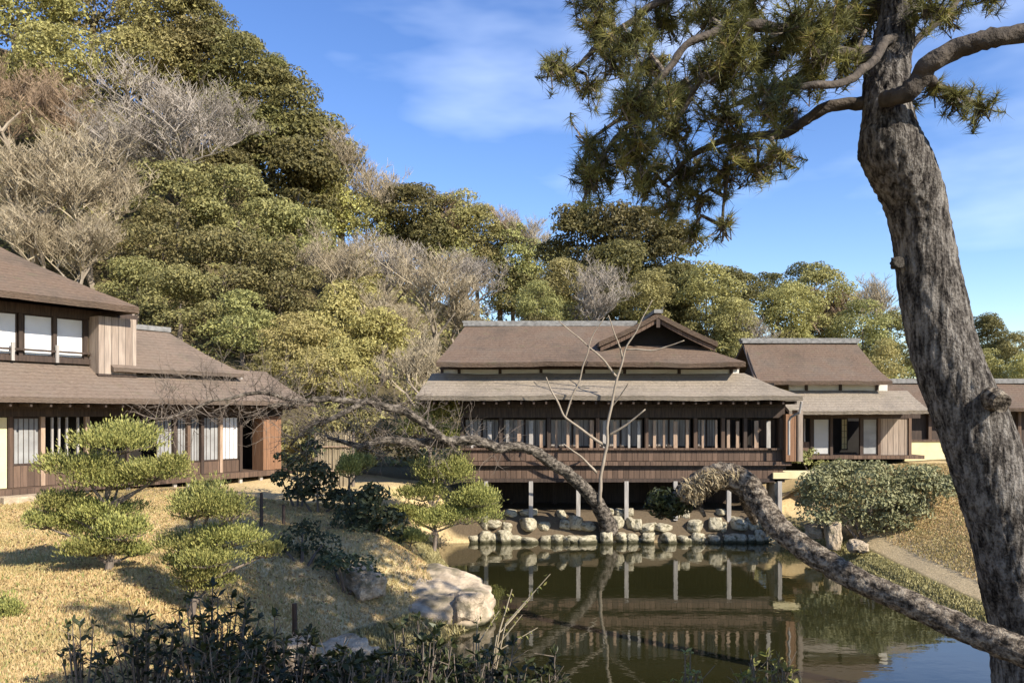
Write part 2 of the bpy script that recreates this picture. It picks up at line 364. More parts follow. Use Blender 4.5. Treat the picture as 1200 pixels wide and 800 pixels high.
TREE = {}
def crown_proto(kind, mat_, nl, flat, leaf, dens, spread=1.0):
    out = []
    for v in range(2):
        lobes = []
        for i in range(nl):
            d = unit(1)[0]; d[2] = d[2] if d[2] > -.75 else -d[2]
            k = .5+.4*random.random()
            c = d*np.array([4*spread*(1-.25*max(d[2],0)), 4*spread*(1-.25*max(d[2],0)), 4.4*flat])*k; rr = random.uniform(.8, 1.9)
            lobes.append((c, (rr, rr, rr*random.uniform(.55, .8)*min(1, flat+.2))))
        cs, ns = lobes_cloud(lobes, dens)
        out.append(quads('crown', cs, ns, leaf*(.4+1.1*rng.random(len(cs))), mat_))
    TREE[kind] = out
crown_proto('olive', M['olive'], 38, 1.0, .30, 140)
crown_proto('green', M['green'], 38, 1.0, .30, 140)
crown_proto('dark', M['dark'], 48, .95, .34, 120)
crown_proto('yellow', M['yellow_l'], 40, 1.1, .30, 140)
crown_proto('pine', M['pine_far'], 30, .62, .34, 110, 1.05)
crown_proto('orange', M['orange_l'], 16, .9, .3, 70)
def trunk_proto(m_):
    mb = MB(); mb.tube([(0,0,-1.5),(.1,.05,1.5),(-.05,.15,3.5),(.15,0,6),(.05,-.1,8)], [.34,.28,.22,.15,.05], 7, .2)
    for k in range(6):
        a = k*1.05+random.random(); z = 3.6+.5*k
        mb.tube([(0,.1,z),(math.cos(a)*1.2,math.sin(a)*1.2,z+.7),(math.cos(a)*2.4,math.sin(a)*2.4,z+1.1)], [.12,.08,.03], 4)
    mb2 = mb.build('trunk', m_); me = mb2.data; bpy.data.objects.remove(mb2); return me
TRUNK = trunk_proto(M['bark_far'])
def bare_proto(kind, tw, seed, up=.5):
    rr = random.Random(seed); mb = MB(); tr = MB()
    def br(p, d, ln, r, lvl):
        n = 3; pts = [p]; q = p.copy(); dd = d.copy()
        for i in range(n):
            dd = (dd+Vector((rr.gauss(0,.16), rr.gauss(0,.16), rr.gauss(.05,.12)))).normalized(); q = q+dd*ln/n; pts.append(q.copy())
        (tr if lvl < 2 else mb).tube(pts, [r, r*.85, r*.7, r*.5], 5 if lvl < 2 else 3, cap=False)
        if lvl >= 5: return
        k = [5, 5, 5, 4, 6][lvl]
        for i in range(k):
            t = pts[1+min(2, int(3*rr.random()**.6))] if lvl else pts[2 if i % 2 else 3]
            a = rr.uniform(0, 2*math.pi); side = Vector((math.cos(a), math.sin(a), rr.uniform(-.1, .6)))
            nd = (dd*rr.uniform(.35, .8)+side*.75+Vector((0,0,up*.35))).normalized()
            br(t, nd, ln*rr.uniform(.55, .8), max(r*.52, .0125), lvl+1)
    br(Vector((0,0,-.5)), Vector((0,0,1)), 2.6, .16, 0)
    a = tr.build('trunk', M['bark_pale' if kind != 'bare_grey' else 'bark_far']); bm_ = mb.build('crown', tw); ma, mc = a.data, bm_.data
    bpy.data.objects.remove(a); bpy.data.objects.remove(bm_)
    zs = np.array([v.co for v in mc.vertices]); 
    return (ma, mc, float(np.percentile(zs[:,2], 50)), float(np.percentile(np.hypot(zs[:,0], zs[:,1]), 88)))
BARE = {k: [bare_proto(k, M[tw], 5+i*17+j, u) for i in range(2)] for j, (k, tw, u) in enumerate((('bare_grey','twig_grey',.5),('bare_tan','twig_tan',.7),('bare_red','twig_red',.7)))}

def place_tree(i, px, py, rp, kind, label, Yx=0, cat='tree', group='trees on the slope behind the houses'):
    isb = kind in BARE; v = i % 2
    c0, r0 = (BARE[kind][v][2], BARE[kind][v][3]) if isb else (4.2, 3.8)
    Yv = Yx
    if not Yv:
        ys = np.arange(40, 92, .5); xs = (px-600)/F*ys; zr = H+(HY-py)/F*ys
        hit = np.nonzero(terrain(xs, ys)+c0*rp*ys/F/r0 >= zr)[0]
        Yv = ys[hit[0]] if len(hit) else 80.
    x = (px-600)/F*Yv; g = tz(x, Yv); zc = H+(HY-py)/F*Yv; s = rp*Yv/F/r0
    base = zc-c0*s if isb else g
    root = thing('bare_tree' if isb else ('pine_tree' if kind == 'pine' else ('bamboo_clump' if kind == 'yellow' else 'evergreen_tree')), label, cat, (x, Yv, g), random.uniform(0, 6.28), group)
    if isb:
        hgt = max(zc-g, 1.2); sz = hgt/c0
        for nm, me_ in (('trunk', BARE[kind][v][0]), ('crown', BARE[kind][v][1])):
            o = link(nm, me_, None, root); o.scale = (s*1.1, s*1.1, min(max(sz, s*.8), s*1.15))
            if sz > s*1.15: o.location.z = zc-g-c0*s*1.15
        if sz > s*1.15:
            mb = MB(); mb.tube([(0,0,-.5),(0,0,zc-g-c0*s*1.15+.2)], [.3*s,.25*s], 6); mb.build('lower_trunk', M['bark_far'], root)
    else:
        hc = max(zc-g, 2.4*s)
        o = link('trunk', TRUNK, None, root); o.scale = (s, s, hc/7.6)
        o = link('crown', TREE[kind][v], None, root); o.location.z = hc; o.scale = (s, s, s)
        low = hc-4.4*s; k = 1
        while kind != 'pine' and low > 1.5 and k < 4:      # lower storeys of foliage down to the ground
            o = link('crown', TREE[kind][(v+k) % 2], None, root); h_ = max(hc-5.2*s*k, 2.5*s)
            o.location = (random.uniform(-.8, .8)*s, random.uniform(-.8, .8)*s, h_); q = s*random.uniform(.85, 1.05); o.scale = (q, q, q); o.rotation_euler.z = random.uniform(0, 6)
            low = h_-4.4*s; k += 1
    return root

TREES = [
 (20,12,64,'olive','large yellow-green evergreen filling the top left corner of the wooded hill'),
 (108,18,58,'olive','yellow-green evergreen on the hilltop, second crown from the left edge'),
 (185,22,48,'olive','yellow-green evergreen on the hilltop just left of where the ridge leaves the sky'),
 (232,22,34,'dark','small dark crown on the skyline at the top edge of the picture'),
 (62,80,50,'olive','olive evergreen below the hilltop above the russet bare trees at the left edge'),
 (150,82,44,'olive','olive evergreen straight above the large bare grey tree'),
 (222,72,42,'olive','olive evergreen between the large bare grey tree and the skyline'),
 (272,78,44,'dark','brownish green crown on the skyline left of the small dark knob'),
 (320,84,18,'dark','tiny dark knob of a tree poking above the skyline'),
 (318,122,46,'dark','dense dark olive crown on the skyline under the small knob'),
 (368,178,46,'dark','dense dark olive crown at the right shoulder of the dark group'),
 (300,172,46,'dark','dense dark olive crown in the middle of the dark group'),
 (352,222,52,'dark','lowest of the dense dark olive crowns with black shade beneath'),
 (262,205,34,'dark','dark olive crown right beneath the large bare grey tree'),
 (400,180,32,'bare_tan','bare tan tree on the skyline right behind the dark olive crowns'),
 (440,222,36,'bare_tan','bare tan tree on the skyline left of the dark green double crown'),
 (195,140,70,'bare_grey','large bare grey tree among evergreens on the upper hill'),
 (135,172,42,'bare_grey','smaller bare grey tree left below the large bare grey one'),
 (250,150,40,'bare_grey','bare grey tree touching the dark olive crowns'),
 (22,112,50,'bare_red','russet bare tree at the left edge of the upper hill'),
 (85,132,40,'bare_red','russet bare tree left of the smaller bare grey tree'),
 (38,205,62,'bare_tan','broad bare tan tree at the left edge of the mid slope'),
 (112,222,54,'bare_tan','broad bare tan tree right of the one at the left edge of the mid slope'),
 (25,262,46,'bare_tan','bare tan tree directly over the left house roof at the picture edge'),
 (98,280,42,'bare_tan','bare tan tree behind the right end of the left house upper roof'),
 (208,240,50,'green','green evergreen at the upper left of the big green group'),
 (280,258,52,'green','green evergreen just under the dark olive crowns'),
 (345,288,46,'green','green evergreen at the right side of the big green group'),
 (190,298,48,'green','green evergreen at the left side of the big green group'),
 (262,322,52,'green','green evergreen in the middle of the big green group'),
 (330,340,46,'green','green evergreen right over the pale bamboo'),
 (212,358,44,'green','green evergreen behind the rear wing roof of the left house'),
 (285,388,40,'green','low green evergreen right of the rear wing roof of the left house'),
 (160,338,36,'green','green evergreen beside the board box of the left house'),
 (392,252,36,'yellow','golden bamboo clump below the bare tan skyline tree'),
 (430,268,36,'olive','olive evergreen left of the dark green double crown'),
 (388,310,38,'bare_tan','bare tan tree between the green group and the yellow bamboo'),
 (480,250,36,'dark','left half of the dark green double crown near the ridge'),
 (530,262,36,'olive','olive right half of the double crown near the ridge'),
 (500,285,38,'dark','dark green crown below the double crown near the ridge'),
 (545,252,28,'bare_red','russet bare tree on the skyline over the olive double crown'),
 (586,268,28,'bare_red','russet bare tree on the skyline above the hall roof'),
 (616,276,24,'bare_tan','small bare tan tree on the skyline left of the big dark pines'),
 (450,308,42,'bare_grey','bare grey tree in the middle slope above the bamboo'),
 (505,328,46,'bare_tan','bare tan tree behind the left end of the hall roof'),
 (548,318,34,'bare_grey','bare grey tree between the tan one and the green pair behind the hall'),
 (412,300,34,'bare_tan','bare tan tree below the golden bamboo on the mid slope'),
 (470,372,34,'bare_tan','bare tan tree over the right pale bamboo clump'),
 (425,345,38,'yellow','yellow bamboo clump under the bare grey tree of the middle slope'),
 (560,275,32,'olive','olive evergreen under the russet skyline trees'),
 (602,305,36,'green','upper of the green pair behind the hall roof'),
 (642,322,32,'olive','olive evergreen behind the middle of the hall ridge'),
 (600,350,30,'green','lower of the green pair standing right on the hall ridge line'),
 (545,365,30,'bare_tan','bare tan tree just over the left end of the hall ridge'),
 (577,366,13,'orange','small orange bush behind the hall ridge'),
 (345,408,40,'yellow','pale bamboo clump left of the three behind the reclining plum'),
 (398,392,46,'yellow','tallest pale bamboo clump behind the reclining plum'),
 (448,405,40,'yellow','right pale bamboo clump beside the hall roof'),
 (400,445,36,'yellow','low pale bamboo clump in front of the taller ones'),
 (368,442,34,'yellow','pale bamboo clump low behind the reclining plum, left of the lowest one'),
 (430,372,34,'yellow','pale bamboo clump rising behind the right pale clump'),
 (478,425,36,'bare_tan','bare tan tree touching the left eave of the hall'),
 (312,436,24,'olive','low olive bush at the right end of the left house roof'),
]
TREES_R = [
 (678,288,44,'dark','left one of the big dark pines on the skyline behind the hall',62),
 (735,284,48,'dark','tallest of the big dark pines on the skyline behind the hall',60),
 (788,298,38,'dark','right one of the big dark pines on the skyline behind the hall',58),
 (720,322,40,'dark','shaded dark crown under the big skyline pines',56),
 (698,350,34,'bare_grey','bare grey bush under the big dark pines',52),
 (760,350,30,'olive','olive bush behind the hall gable',52),
 (660,338,34,'olive','olive evergreen under the left one of the big skyline pines',54),
 (795,338,32,'dark','shaded dark crown behind the hall gable under the right big pine',55),
 (630,360,26,'green','green bush on the hall ridge line left of the grey bush',50),
 (828,348,36,'olive','olive evergreen right behind the hall gable',52),
 (862,378,28,'olive','low olive evergreen between the gable and the right wing ridge',50),
 (905,338,26,'pine','dark flat pine over the left end of the right wing',60),
 (950,322,24,'pine','highest flat pine over the right wing ridge',60),
 (928,366,32,'olive','olive evergreen under the flat pines behind the right wing',54),
 (985,362,36,'bare_red','russet bare tree behind the right wing',56),
 (1018,352,26,'bare_tan','bare tan tree fading right of the russet one',62),
 (910,372,34,'olive','olive evergreen behind the left half of the right wing ridge',53),
 (965,352,36,'olive','olive evergreen partly hiding the russet bare tree behind the right wing',57),
 (1010,392,34,'green','green evergreen behind the right end of the right wing ridge',53),
 (860,345,32,'dark','dark evergreen between the gable and the flat pines',57),
 (885,392,22,'bare_grey','bare grey bush at the left end of the right wing ridge',50),
 (1048,398,32,'green','dark green evergreen left of the big pine trunk',56),
 (1038,432,26,'yellow','yellow-green bamboo over the end of the right wing roof',48),
 (1085,425,24,'olive','olive bush hidden partly by the big pine trunk',50),
 (1158,392,22,'dark','dark evergreen right beside the big trunk',60),
 (1188,412,20,'olive','small olive evergreen at the right picture edge',58),
 (1150,435,24,'olive','olive bush over the far roof right of the trunk',54),
 (1205,440,26,'yellow','yellow-green bamboo at the right picture edge over the far roof',52),
]
for i, tr in enumerate(TREES): place_tree(i, *tr)
for i, tr in enumerate(TREES_R): place_tree(i, *tr[:5], Yx=tr[5])

# undergrowth on the slope: nobody could count it
n = 42000; yy = 40+45*rng.random(n); xx = (rng.random(n)*1300-100-550)/F*yy; zz = terrain(xx, yy)
cl = np.array([noise.noise((a*.22, b*.22, 3.)) for a, b in zip(xx, yy)])
keep = cl > -.15; xx, yy, zz, cl = xx[keep], yy[keep], zz[keep], cl[keep]
cen = np.stack([xx, yy, zz+rng.random(len(xx))*1.6*(cl+.5)], 1); nor = unit(len(xx)); nor[:, 2] = abs(nor[:, 2])+.3; nor[:, 1] -= .5
struct(tag(link('undergrowth', quads('undergrowth', cen, nor, .3+.2*rng.random(len(xx)), M['olive']), None), 'low mixed undergrowth covering the wooded hillside between the trees', 'undergrowth'), 'stuff')

# ------------------------------------------------------------------ roofs and houses
def skirt(O, I, z0, z1, rows=6, curve=.25, t=.15, lift=0):
    vs = []; fs = []; n = len(O)
    for r in range(rows+1):
        k = r/rows; z = z0+(z1-z0)*(k+curve*(k*k-k))
        for a, b_ in zip(O, I): vs.append((a[0]+(b_[0]-a[0])*k, a[1]+(b_[1]-a[1])*k, z))
    for r in range(rows):
        for i in range(n-1): fs.append((r*n+i, r*n+i+1, (r+1)*n+i+1, (r+1)*n+i))
    return vs, fs
def wavy(a, b, n):           # subdivide a straight eave so it can carry small irregularities
    return [(a[0]+(b[0]-a[0])*i/n, a[1]+(b[1]-a[1])*i/n) for i in range(n+1)]
def roof(O, I, z0, z1, name, m_, parent, t=.16, curve=.25, rows=8):
    vs, fs = skirt(O, I, z0, z1, rows, curve)
    vs = [(x, y, z+.022*noise.noise((x*1.7, y*1.7, z))) for x, y, z in vs]
    mb = MB(); mb.shell(vs, fs, t); return mb.build(name, m_, parent)

def shoji(parent, x0, x1, y, z0, z1, paper, nv=3, nh=2, frame='brown_frame'):
    mb = MB(); mb.box(x0+.03, x1-.03, y+.012, y+.026, z0+.03, z1-.03); p = mb.build('shoji_screen', paper, parent)
    lt = MB(); fw = .035
    lt.box(x0, x0+fw, y-.012, y+.01, z0, z1); lt.box(x1-fw, x1, y-.012, y+.01, z0, z1)
    lt.box(x0+fw, x1-fw, y-.012, y+.01, z0, z0+fw*1.6); lt.box(x0+fw, x1-fw, y-.012, y+.01, z1-fw, z1)
    for k in range(1, nv):
        xx = x0+(x1-x0)*k/nv; lt.box(xx-.008, xx+.008, y-.006, y+.009, z0+fw*1.6, z1-fw)
    for k in range(1, nh+1):
        zz = z0+(z1-z0)*k/(nh+1); lt.box(x0+fw, x1-fw, y-.004, y+.008, zz-.008, zz+.008)
    lt.build('lattice', M['dark_wood'], p); return p

# ---- main hall: local frame, origin at (0, 30.2)
Y0 = 30.2
def hx(px, Y=Y0): return (px-600)/F*Y
def hz(py, Y=Y0): return H+(HY-py)/F*Y
hall = thing('garden_hall', 'dark wooden hall on stilts at the far pond edge with a front gable', 'house', (0, Y0, 1.1))
HO = Vector((0, Y0, 1.1))
class LMB(MB):                      # world-coordinate builder for a thing standing at off
    def __init__(s, off): super().__init__(); s.off = off
    def build(s, name, m, parent=None, smooth=False):
        s.v = [(v[0]-s.off[0], v[1]-s.off[1], v[2]-s.off[2]) for v in s.v]; return super().build(name, m, parent, smooth)
def hroof(O, I, z0, z1, name, m_, t=.16, curve=.25, off=HO, parent=hall):
    vs, fs = skirt(O, I, z0, z1, 8, curve)
    vs = [(x, y, z+.03*noise.noise((x*1.5, y*1.5, z))+.05*noise.noise((x*.35, y*.35, 4))) for x, y, z in vs]
    mb = LMB(off); mb.shell(vs, fs, t); return mb.build(name, m_, parent)
xl, xr = hx(487, 28.9), hx(941, 28.9)
xil, xir = hx(506, 30.95), hx(872, 30.95)
hroof([(xl, 39.5)]+wavy((xl, 28.9), (xr, 28.9), 40)+[(xr, 39.5)], [(xil, 38)]+wavy((xil, 30.95), (xir, 30.95), 40)+[(xir, 38)], 5.36, 6.26, 'lower_roof', M['roof_low'], .17, .3)
# upper roof
ul, ur = hx(511, 29.9), hx(874, 29.9)
A0 = wavy((ul, 29.9), (ur, 29.9), 36)
rl, rr_ = hx(546, 34.5), 5.75
hroof(A0, wavy((rl, 34.5), (rr_, 34.5), 36), 6.62, 8.55, 'upper_roof', M['roof_up'], .17, .12)
hroof([(ur, 29.9), (ur, 34.5), (ur, 39.1)], [(rr_, 34.5), (rr_, 34.5001), (rr_, 34.5002)], 6.62, 8.55, 'hip_roof', M['roof_up'], .17, .12)
hroof([(ur, 39.1), (ul, 39.1)], [(rr_, 34.5), (rl, 34.5)], 6.62, 8.55, 'rear_roof', M['roof_up'], .17, .12)
mb = LMB(HO); mb.box(rl-.1, rr_-.4, 34.25, 34.75, 8.45, 8.6); mb.box(rl-.15, rr_-.4, 34.33, 34.67, 8.603, 8.68); mb.build('ridge_cap', M['ridge'], hall)
# cross gable
gxx, gw, gz, gb = hx(771, 31.2), 2.3, 8.62, 7.5
for s in (-1, 1):
    vs = []; fs = []
    for j, yv in enumerate((31.1, 32.2, 34.45)):
        for k in range(7):
            q = k/6; vs.append((gxx+s*gw*q, yv, gz-(gz-gb)*(q*1.15-.15*q*q)))
    for j in range(2):
        for k in range(6):
            f = (j*7+k, j*7+k+1, (j+1)*7+k+1, (j+1)*7+k); fs.append(f if s > 0 else f[::-1])
    mb = LMB(HO); mb.shell(vs, fs, .2); mb.build('gable_roof', M['roof_up'], hall)
    vs = [];
    for k in range(7):
        q = k/6; z = gz-(gz-gb)*(q*1.15-.15*q*q)-.203; vs += [(gxx+s*gw*.97*q, 31.2, z), (gxx+s*gw*.97*q, 31.2, z-.16), (gxx+s*gw*.97*q, 31.27, z), (gxx+s*gw*.97*q, 31.27, z-.16)]
    mb = LMB(HO); mb.add(vs, [f for k in range(6) for f in ((k*4, k*4+4, k*4+5, k*4+1), (k*4+2, k*4+3, k*4+7, k*4+6), (k*4+1, k*4+5, k*4+7, k*4+3))]); mb.build('bargeboard', M['brown_wood'], hall)
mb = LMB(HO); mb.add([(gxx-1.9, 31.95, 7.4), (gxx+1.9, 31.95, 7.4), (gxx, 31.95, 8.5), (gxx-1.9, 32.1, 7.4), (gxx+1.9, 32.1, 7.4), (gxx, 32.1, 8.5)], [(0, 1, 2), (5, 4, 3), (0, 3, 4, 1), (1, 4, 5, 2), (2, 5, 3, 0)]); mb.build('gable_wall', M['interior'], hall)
mb = LMB(HO); mb.box(gxx-.07, gxx+.07, 31.12, 31.19, 8.05, 8.5); mb.build('gable_pendant', M['dark_wood'], hall)
mb = LMB(HO); mb.box(gxx-.17, gxx+.17, 31.05, 34.3, 8.6, 8.74); mb.build('gable_ridge', M['ridge'], hall)
# clerestory
mb = LMB(HO); mb.box(hx(516, 31.1), hx(866, 31.1), 31.1, 31.2, 6.0, 6.75); mb.build('clerestory_wall', M['plaster'], hall)
for px in (518, 538, 586, 634, 684, 732, 796, 857):
    mb = LMB(HO); x = hx(px, 31.05); mb.box(x-.06, x+.06, 31.04, 31.097, 6.0, 6.7); mb.build('clerestory_post', M['dark_wood'], hall)
mb = LMB(HO); mb.box(hx(516, 31.1), hx(866, 31.1), 31.0, 31.037, 6.42, 6.56); mb.build('clerestory_beam', M['dark_wood'], hall)
# body
bl, brt = hx(541), hx(916)
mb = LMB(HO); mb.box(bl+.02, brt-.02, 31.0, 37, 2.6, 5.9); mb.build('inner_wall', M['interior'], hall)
mb = LMB(HO); mb.box(bl-.1, brt+.1, 30.0, 37, 2.66, 2.78); mb.build('floor', M['dark_wood'], hall)
mb = LMB(HO); mb.box(bl-.08, brt+.08, 30.08, 30.26, 4.56, 4.95); mb.build('header_beam', M['dark_wood'], hall)
mb = LMB(HO); mb.box(bl-.08, brt+.08, 30.0, 30.16, 4.96, 5.18); mb.build('eave_beam', M['dark_wood'], hall)
mb = LMB(HO)
k = xl+.2
while k < xr-.2: mb.box(k-.035, k+.035, 28.98, 30.9, 5.06, 5.17); k += .45
mb.build('rafters', M['dark_wood'], hall)
mb = LMB(HO); mb.box(bl, brt, 30.1, 30.17, 2.95, 3.36); mb.build('wainscot', M['brown_wood'], hall)
mb = LMB(HO); mb.box(bl-.06, brt+.06, 29.98, 30.19, 3.362, 3.43); mb.build('window_sill', M['brown_wood'], hall)
mb = LMB(HO); mb.box(bl-.1, brt+.25, 29.86, 30.095, 2.79, 2.93); mb.build('veranda_beam', M['brown_wood'], hall)
mb = LMB(HO); mb.box(bl, brt, 30.05, 30.12, 2.30, 2.655); mb.build('skirt_board', M['brown_wood'], hall)
mb = LMB(HO); mb.box(bl-.05, brt+.05, 30.0, 30.14, 2.16, 2.297); mb.build('floor_beam', M['dark_wood'], hall)
posts = [542, 587, 643, 700, 757, 814, 846, 872, 914]
for px in posts:
    mb = LMB(HO); x = hx(px); mb.box(x-.065, x+.065, 30.02, 30.2, 3.432, 4.55); mb.build('post', M['dark_wood' if px in (542, 587, 643, 872) else 'brown_wood'], hall)
for a, b_ in zip(posts[:-1], posts[1:]):
    xa, xb = hx(a)+.07, hx(b_)-.07; nsc = 2 if b_-a > 30 else 1
    for q in range(nsc):
        x0 = xa+(xb-xa)*q/nsc+.005; x1 = xa+(xb-xa)*(q+1)/nsc-.005; pxm = (a+b_)/2
        o = shoji(hall, x0, x1, .28+.03*(q % 2), 3.44-1.1, 4.52-1.1, M['panel'] if pxm < 852 else M['brown_wood' if q else 'interior'], 4, 0)
    nm = 4 if b_-a > 50 else 2
    for q in range(1, nm+1):        # slender outer mullions of weathered wood
        x = xa+(xb-xa)*(q-.5+random.uniform(-.16, .16))/nm; w = random.choice((.04, .055, .075))
        mb = LMB(HO); mb.box(x-w, x+w, 30.12, 30.17, 3.432, 4.47+random.uniform(-.05, .02)); mb.build('mullion', M['pale_wood' if random.random() < .55 else 'grey_wood'], hall)
# side storage boards and rain pipe at the right corner
mb = LMB(HO); mb.box(hx(916)+.01, hx(916)+.42, 29.75, 30.35, 2.95, 4.7); mb.build('shutter_box', M['red_board'], hall)
mb = LMB(HO); mb.box(hx(916)+.43, hx(916)+.62, 29.7, 30.3, 2.95, 4.85); mb.build('corner_board', M['grey_board'], hall)
mb = LMB(HO); gx0 = hx(941, 28.9); mb.tube([(gx0-.02, 29.0, 5.15), (gx0-.05, 29.1, 4.75), (gx0-.25, 29.4, 4.6), (gx0-.3, 29.5, 4.45), (gx0-.3, 29.5, 3.2)], [.045]*5, 8); mb.build('rain_pipe', M['grey_wood'], hall)
for px in (570, 622, 677, 733, 790, 852, 911):
    x = hx(px, 30.2)
    mb = LMB(HO); mb.box(x-.075, x+.075, 29.9, 30.05, .75 if px < 800 else .2, 2.2); mb.build('stilt', M['grey_wood'], hall)
for px in (560, 600, 650, 705, 762, 820, 880):
    x = hx(px, 33); mb = LMB(HO); mb.box(x-.07, x+.07, 33, 33.14, .9, 2.6); mb.build('inner_stilt', M['dark_wood'], hall)
mb = LMB(HO); mb.box(bl, brt, 33.6, 33.7, .9, 2.6); mb.build('foundation_wall', M['dark_wood'], hall)
mb = LMB(HO); mb.box(bl-.02, bl+.08, 30.2, 37, 2.2, 5.6); mb.build('end_wall', M['brown_wood'], hall)
mb = LMB(HO); mb.box(brt-.08, brt+.02, 30.36, 37, 2.2, 5.6); mb.build('end_wall', M['brown_wood'], hall)

# ---- right wing
WO = Vector((14, 34.6, 2.8))
wing = thing('garden_house', 'smaller brown roofed house with white sliding screens right of the hall', 'house', WO)
def wx(px, Y): return (px-600)/F*Y
def wroof(O, I, z0, z1, name, m_, t=.15, curve=.2): return hroof(O, I, z0, z1, name, m_, t, curve, WO, wing)
e0, e1 = wx(886, 34.5), wx(1046, 34.5); r0_, r1_ = wx(871, 38), wx(1003, 38)
wroof(wavy((e0, 34.5), (e1, 34.5), 20), wavy((r0_, 38), (r1_, 38), 20), 6.12, 8.1, 'upper_roof', M['roof_up'], .16, .35)
wroof([(e1, 41.5), (e0, 41.5)], [(r1_, 38), (r0_, 38)], 6.12, 8.1, 'rear_roof', M['roof_up'], .16, .35)
mb = LMB(WO); mb.box(r0_-.1, r1_+.05, 37.75, 38.25, 8.03, 8.16); mb.box(r0_-.15, r1_+.15, 37.83, 38.17, 8.163, 8.27); mb.build('ridge_cap', M['ridge'], wing)
mb = LMB(WO); mb.add([(e0-.02, 34.45, 5.93), (r0_-.03, 38, 7.92), (r0_-.03, 38, 8.0), (e0-.02, 34.45, 6.1), (e0+.08, 34.45, 5.93), (r0_+.07, 38, 7.92), (r0_+.07, 38, 8.0), (e0+.08, 34.45, 6.1)], [(0, 3, 2, 1), (4, 5, 6, 7), (0, 4, 7, 3), (0, 1, 5, 4)]); mb.build('bargeboard', M['grey_wood'], wing)
mb = LMB(WO); mb.add([(e0+.5, 35.5, 5), (r0_+.6, 38, 7.9), (e0+.5, 40.5, 5), (e0+.6, 35.5, 5), (r0_+.7, 38, 7.9), (e0+.6, 40.5, 5)], [(0, 1, 2), (5, 4, 3), (0, 3, 4, 1)]); mb.build('gable_wall', M['dark_wood'], wing)
mb = LMB(WO); mb.box(wx(925, 35.2), wx(1040, 35.2), 35.2, 35.3, 5.3, 6.3); mb.build('clerestory_wall', M['plaster'], wing)
for px in (945, 985, 1028):
    mb = LMB(WO); x = wx(px, 35.15); mb.box(x-.06, x+.06, 35.13, 35.197, 5.4, 6.3); mb.build('clerestory_post', M['dark_wood'], wing)
l0, l1 = wx(925, 33.2), wx(1090, 33.2)
wroof(wavy((l0, 33.2), (l1, 33.2), 16), wavy((l0, 35.1), (l1, 35.1), 16), 4.86, 5.72, 'lower_roof', M['roof_low'], .15, .2)
f0, f1 = wx(930, 34.6), wx(1078, 34.6)
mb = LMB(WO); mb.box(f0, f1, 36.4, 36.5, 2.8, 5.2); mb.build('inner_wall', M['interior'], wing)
mb = LMB(WO); mb.box(f0-.1, f1+.1, 34.4, 40, 2.78, 2.93); mb.build('floor', M['brown_wood'], wing)
mb = LMB(WO); mb.box(f0, f1, 34.55, 34.7, 4.52, 4.72); mb.build('header_beam', M['dark_wood'], wing)
for px, me_ in ((932, 'dark_wood'), (951, 'dark_wood'), (974, 'dark_wood'), (1009, 'dark_wood'), (1030, 'brown_wood'), (1066, 'brown_wood')):
    mb = LMB(WO); x = wx(px, 34.6); mb.box(x-.06, x+.06, 34.55, 34.68, 2.93, 4.52); mb.build('post', M[me_], wing)
wl = lambda px: wx(px, 34.6)-WO.x
shoji(wing, wl(953), wl(972), .0, .14, 1.70, M['dimpaper'], 1, 0); shoji(wing, wl(1011), wl(1028), .0, .14, 1.70, M['greypaper'], 1, 0)
shoji(wing, wl(999), wl(1007), 1.2, .3, 1.70, M['yellow'], 2, 4)
mb = LMB(WO); mb.box(wx(1032, 34.6), wx(1064, 34.6), 34.6, 34.66, 2.94, 4.5); mb.build('board_wall', M['grey_board'], wing)
mb = LMB(WO); mb.box(wx(933, 34.6), wx(949, 34.6), 34.6, 34.66, 2.94, 3.5); mb.build('wainscot', M['brown_wood'], wing)
for k, px in enumerate((937, 943)):
    mb = LMB(WO); x = wx(px, 34.6); mb.box(x-.025, x+.025, 34.6, 34.65, 3.502, 4.5); mb.build('window_bar', M['grey_wood'], wing)

# ---- far roof behind the trunk
FO = Vector((22, 39, 2.8))
far = thing('storehouse', 'low house with long grey ridge partly hidden by the big pine trunk', 'house', FO)
def froof(*a): return hroof(*a, off=FO, parent=far)
q0, q1 = wx(1046, 38.5), wx(1290, 38.5)
froof(wavy((q0, 38.3), (q1, 38.3), 16), wavy((q0+.3, 41), (q1, 41), 16), 5.0, 6.3, 'roof', M['roof_up'], .16, .2)
froof([(q1, 43.7), (q0, 43.7)], [(q1, 41), (q0+.3, 41)], 5.0, 6.3, 'rear_roof', M['roof_up'], .16, .2)
mb = LMB(FO); mb.box(q0+.2, q1, 40.8, 41.2, 6.26, 6.5); mb.build('ridge_cap', M['ridge'], far)
mb = LMB(FO); mb.box(q0+.8, q1-.5, 39.2, 43, 2.6, 5.3); mb.build('wall', M['dark_wood'], far)
for px in (1090, 1120, 1180, 1195):
    mb = LMB(FO); x = wx(px, 39); mb.box(x-.08, x+.08, 39.0, 39.19, 2.6, 5.0); mb.build('post', M['brown_wood'], far)
mb = LMB(FO); mb.box(wx(1130, 39.1), wx(1176, 39.1), 39.12, 39.19, 3.2, 4.6); mb.build('plaster_panel', M['plaster'], far)
gwl = thing('garden_wall', 'low pale plaster wall left of the big pine trunk', 'wall', (wx(1085, 36), 36, 2.7))
mb = MB(); mb.box(-1.0, 1.0, -.1, .1, -.3, .78); mb.build('plaster_face', M['yellow'], gwl)
mb = MB(); mb.box(-1.06, 1.06, -.16, .16, .783, .86); mb.build('coping', M['brown_wood'], gwl)

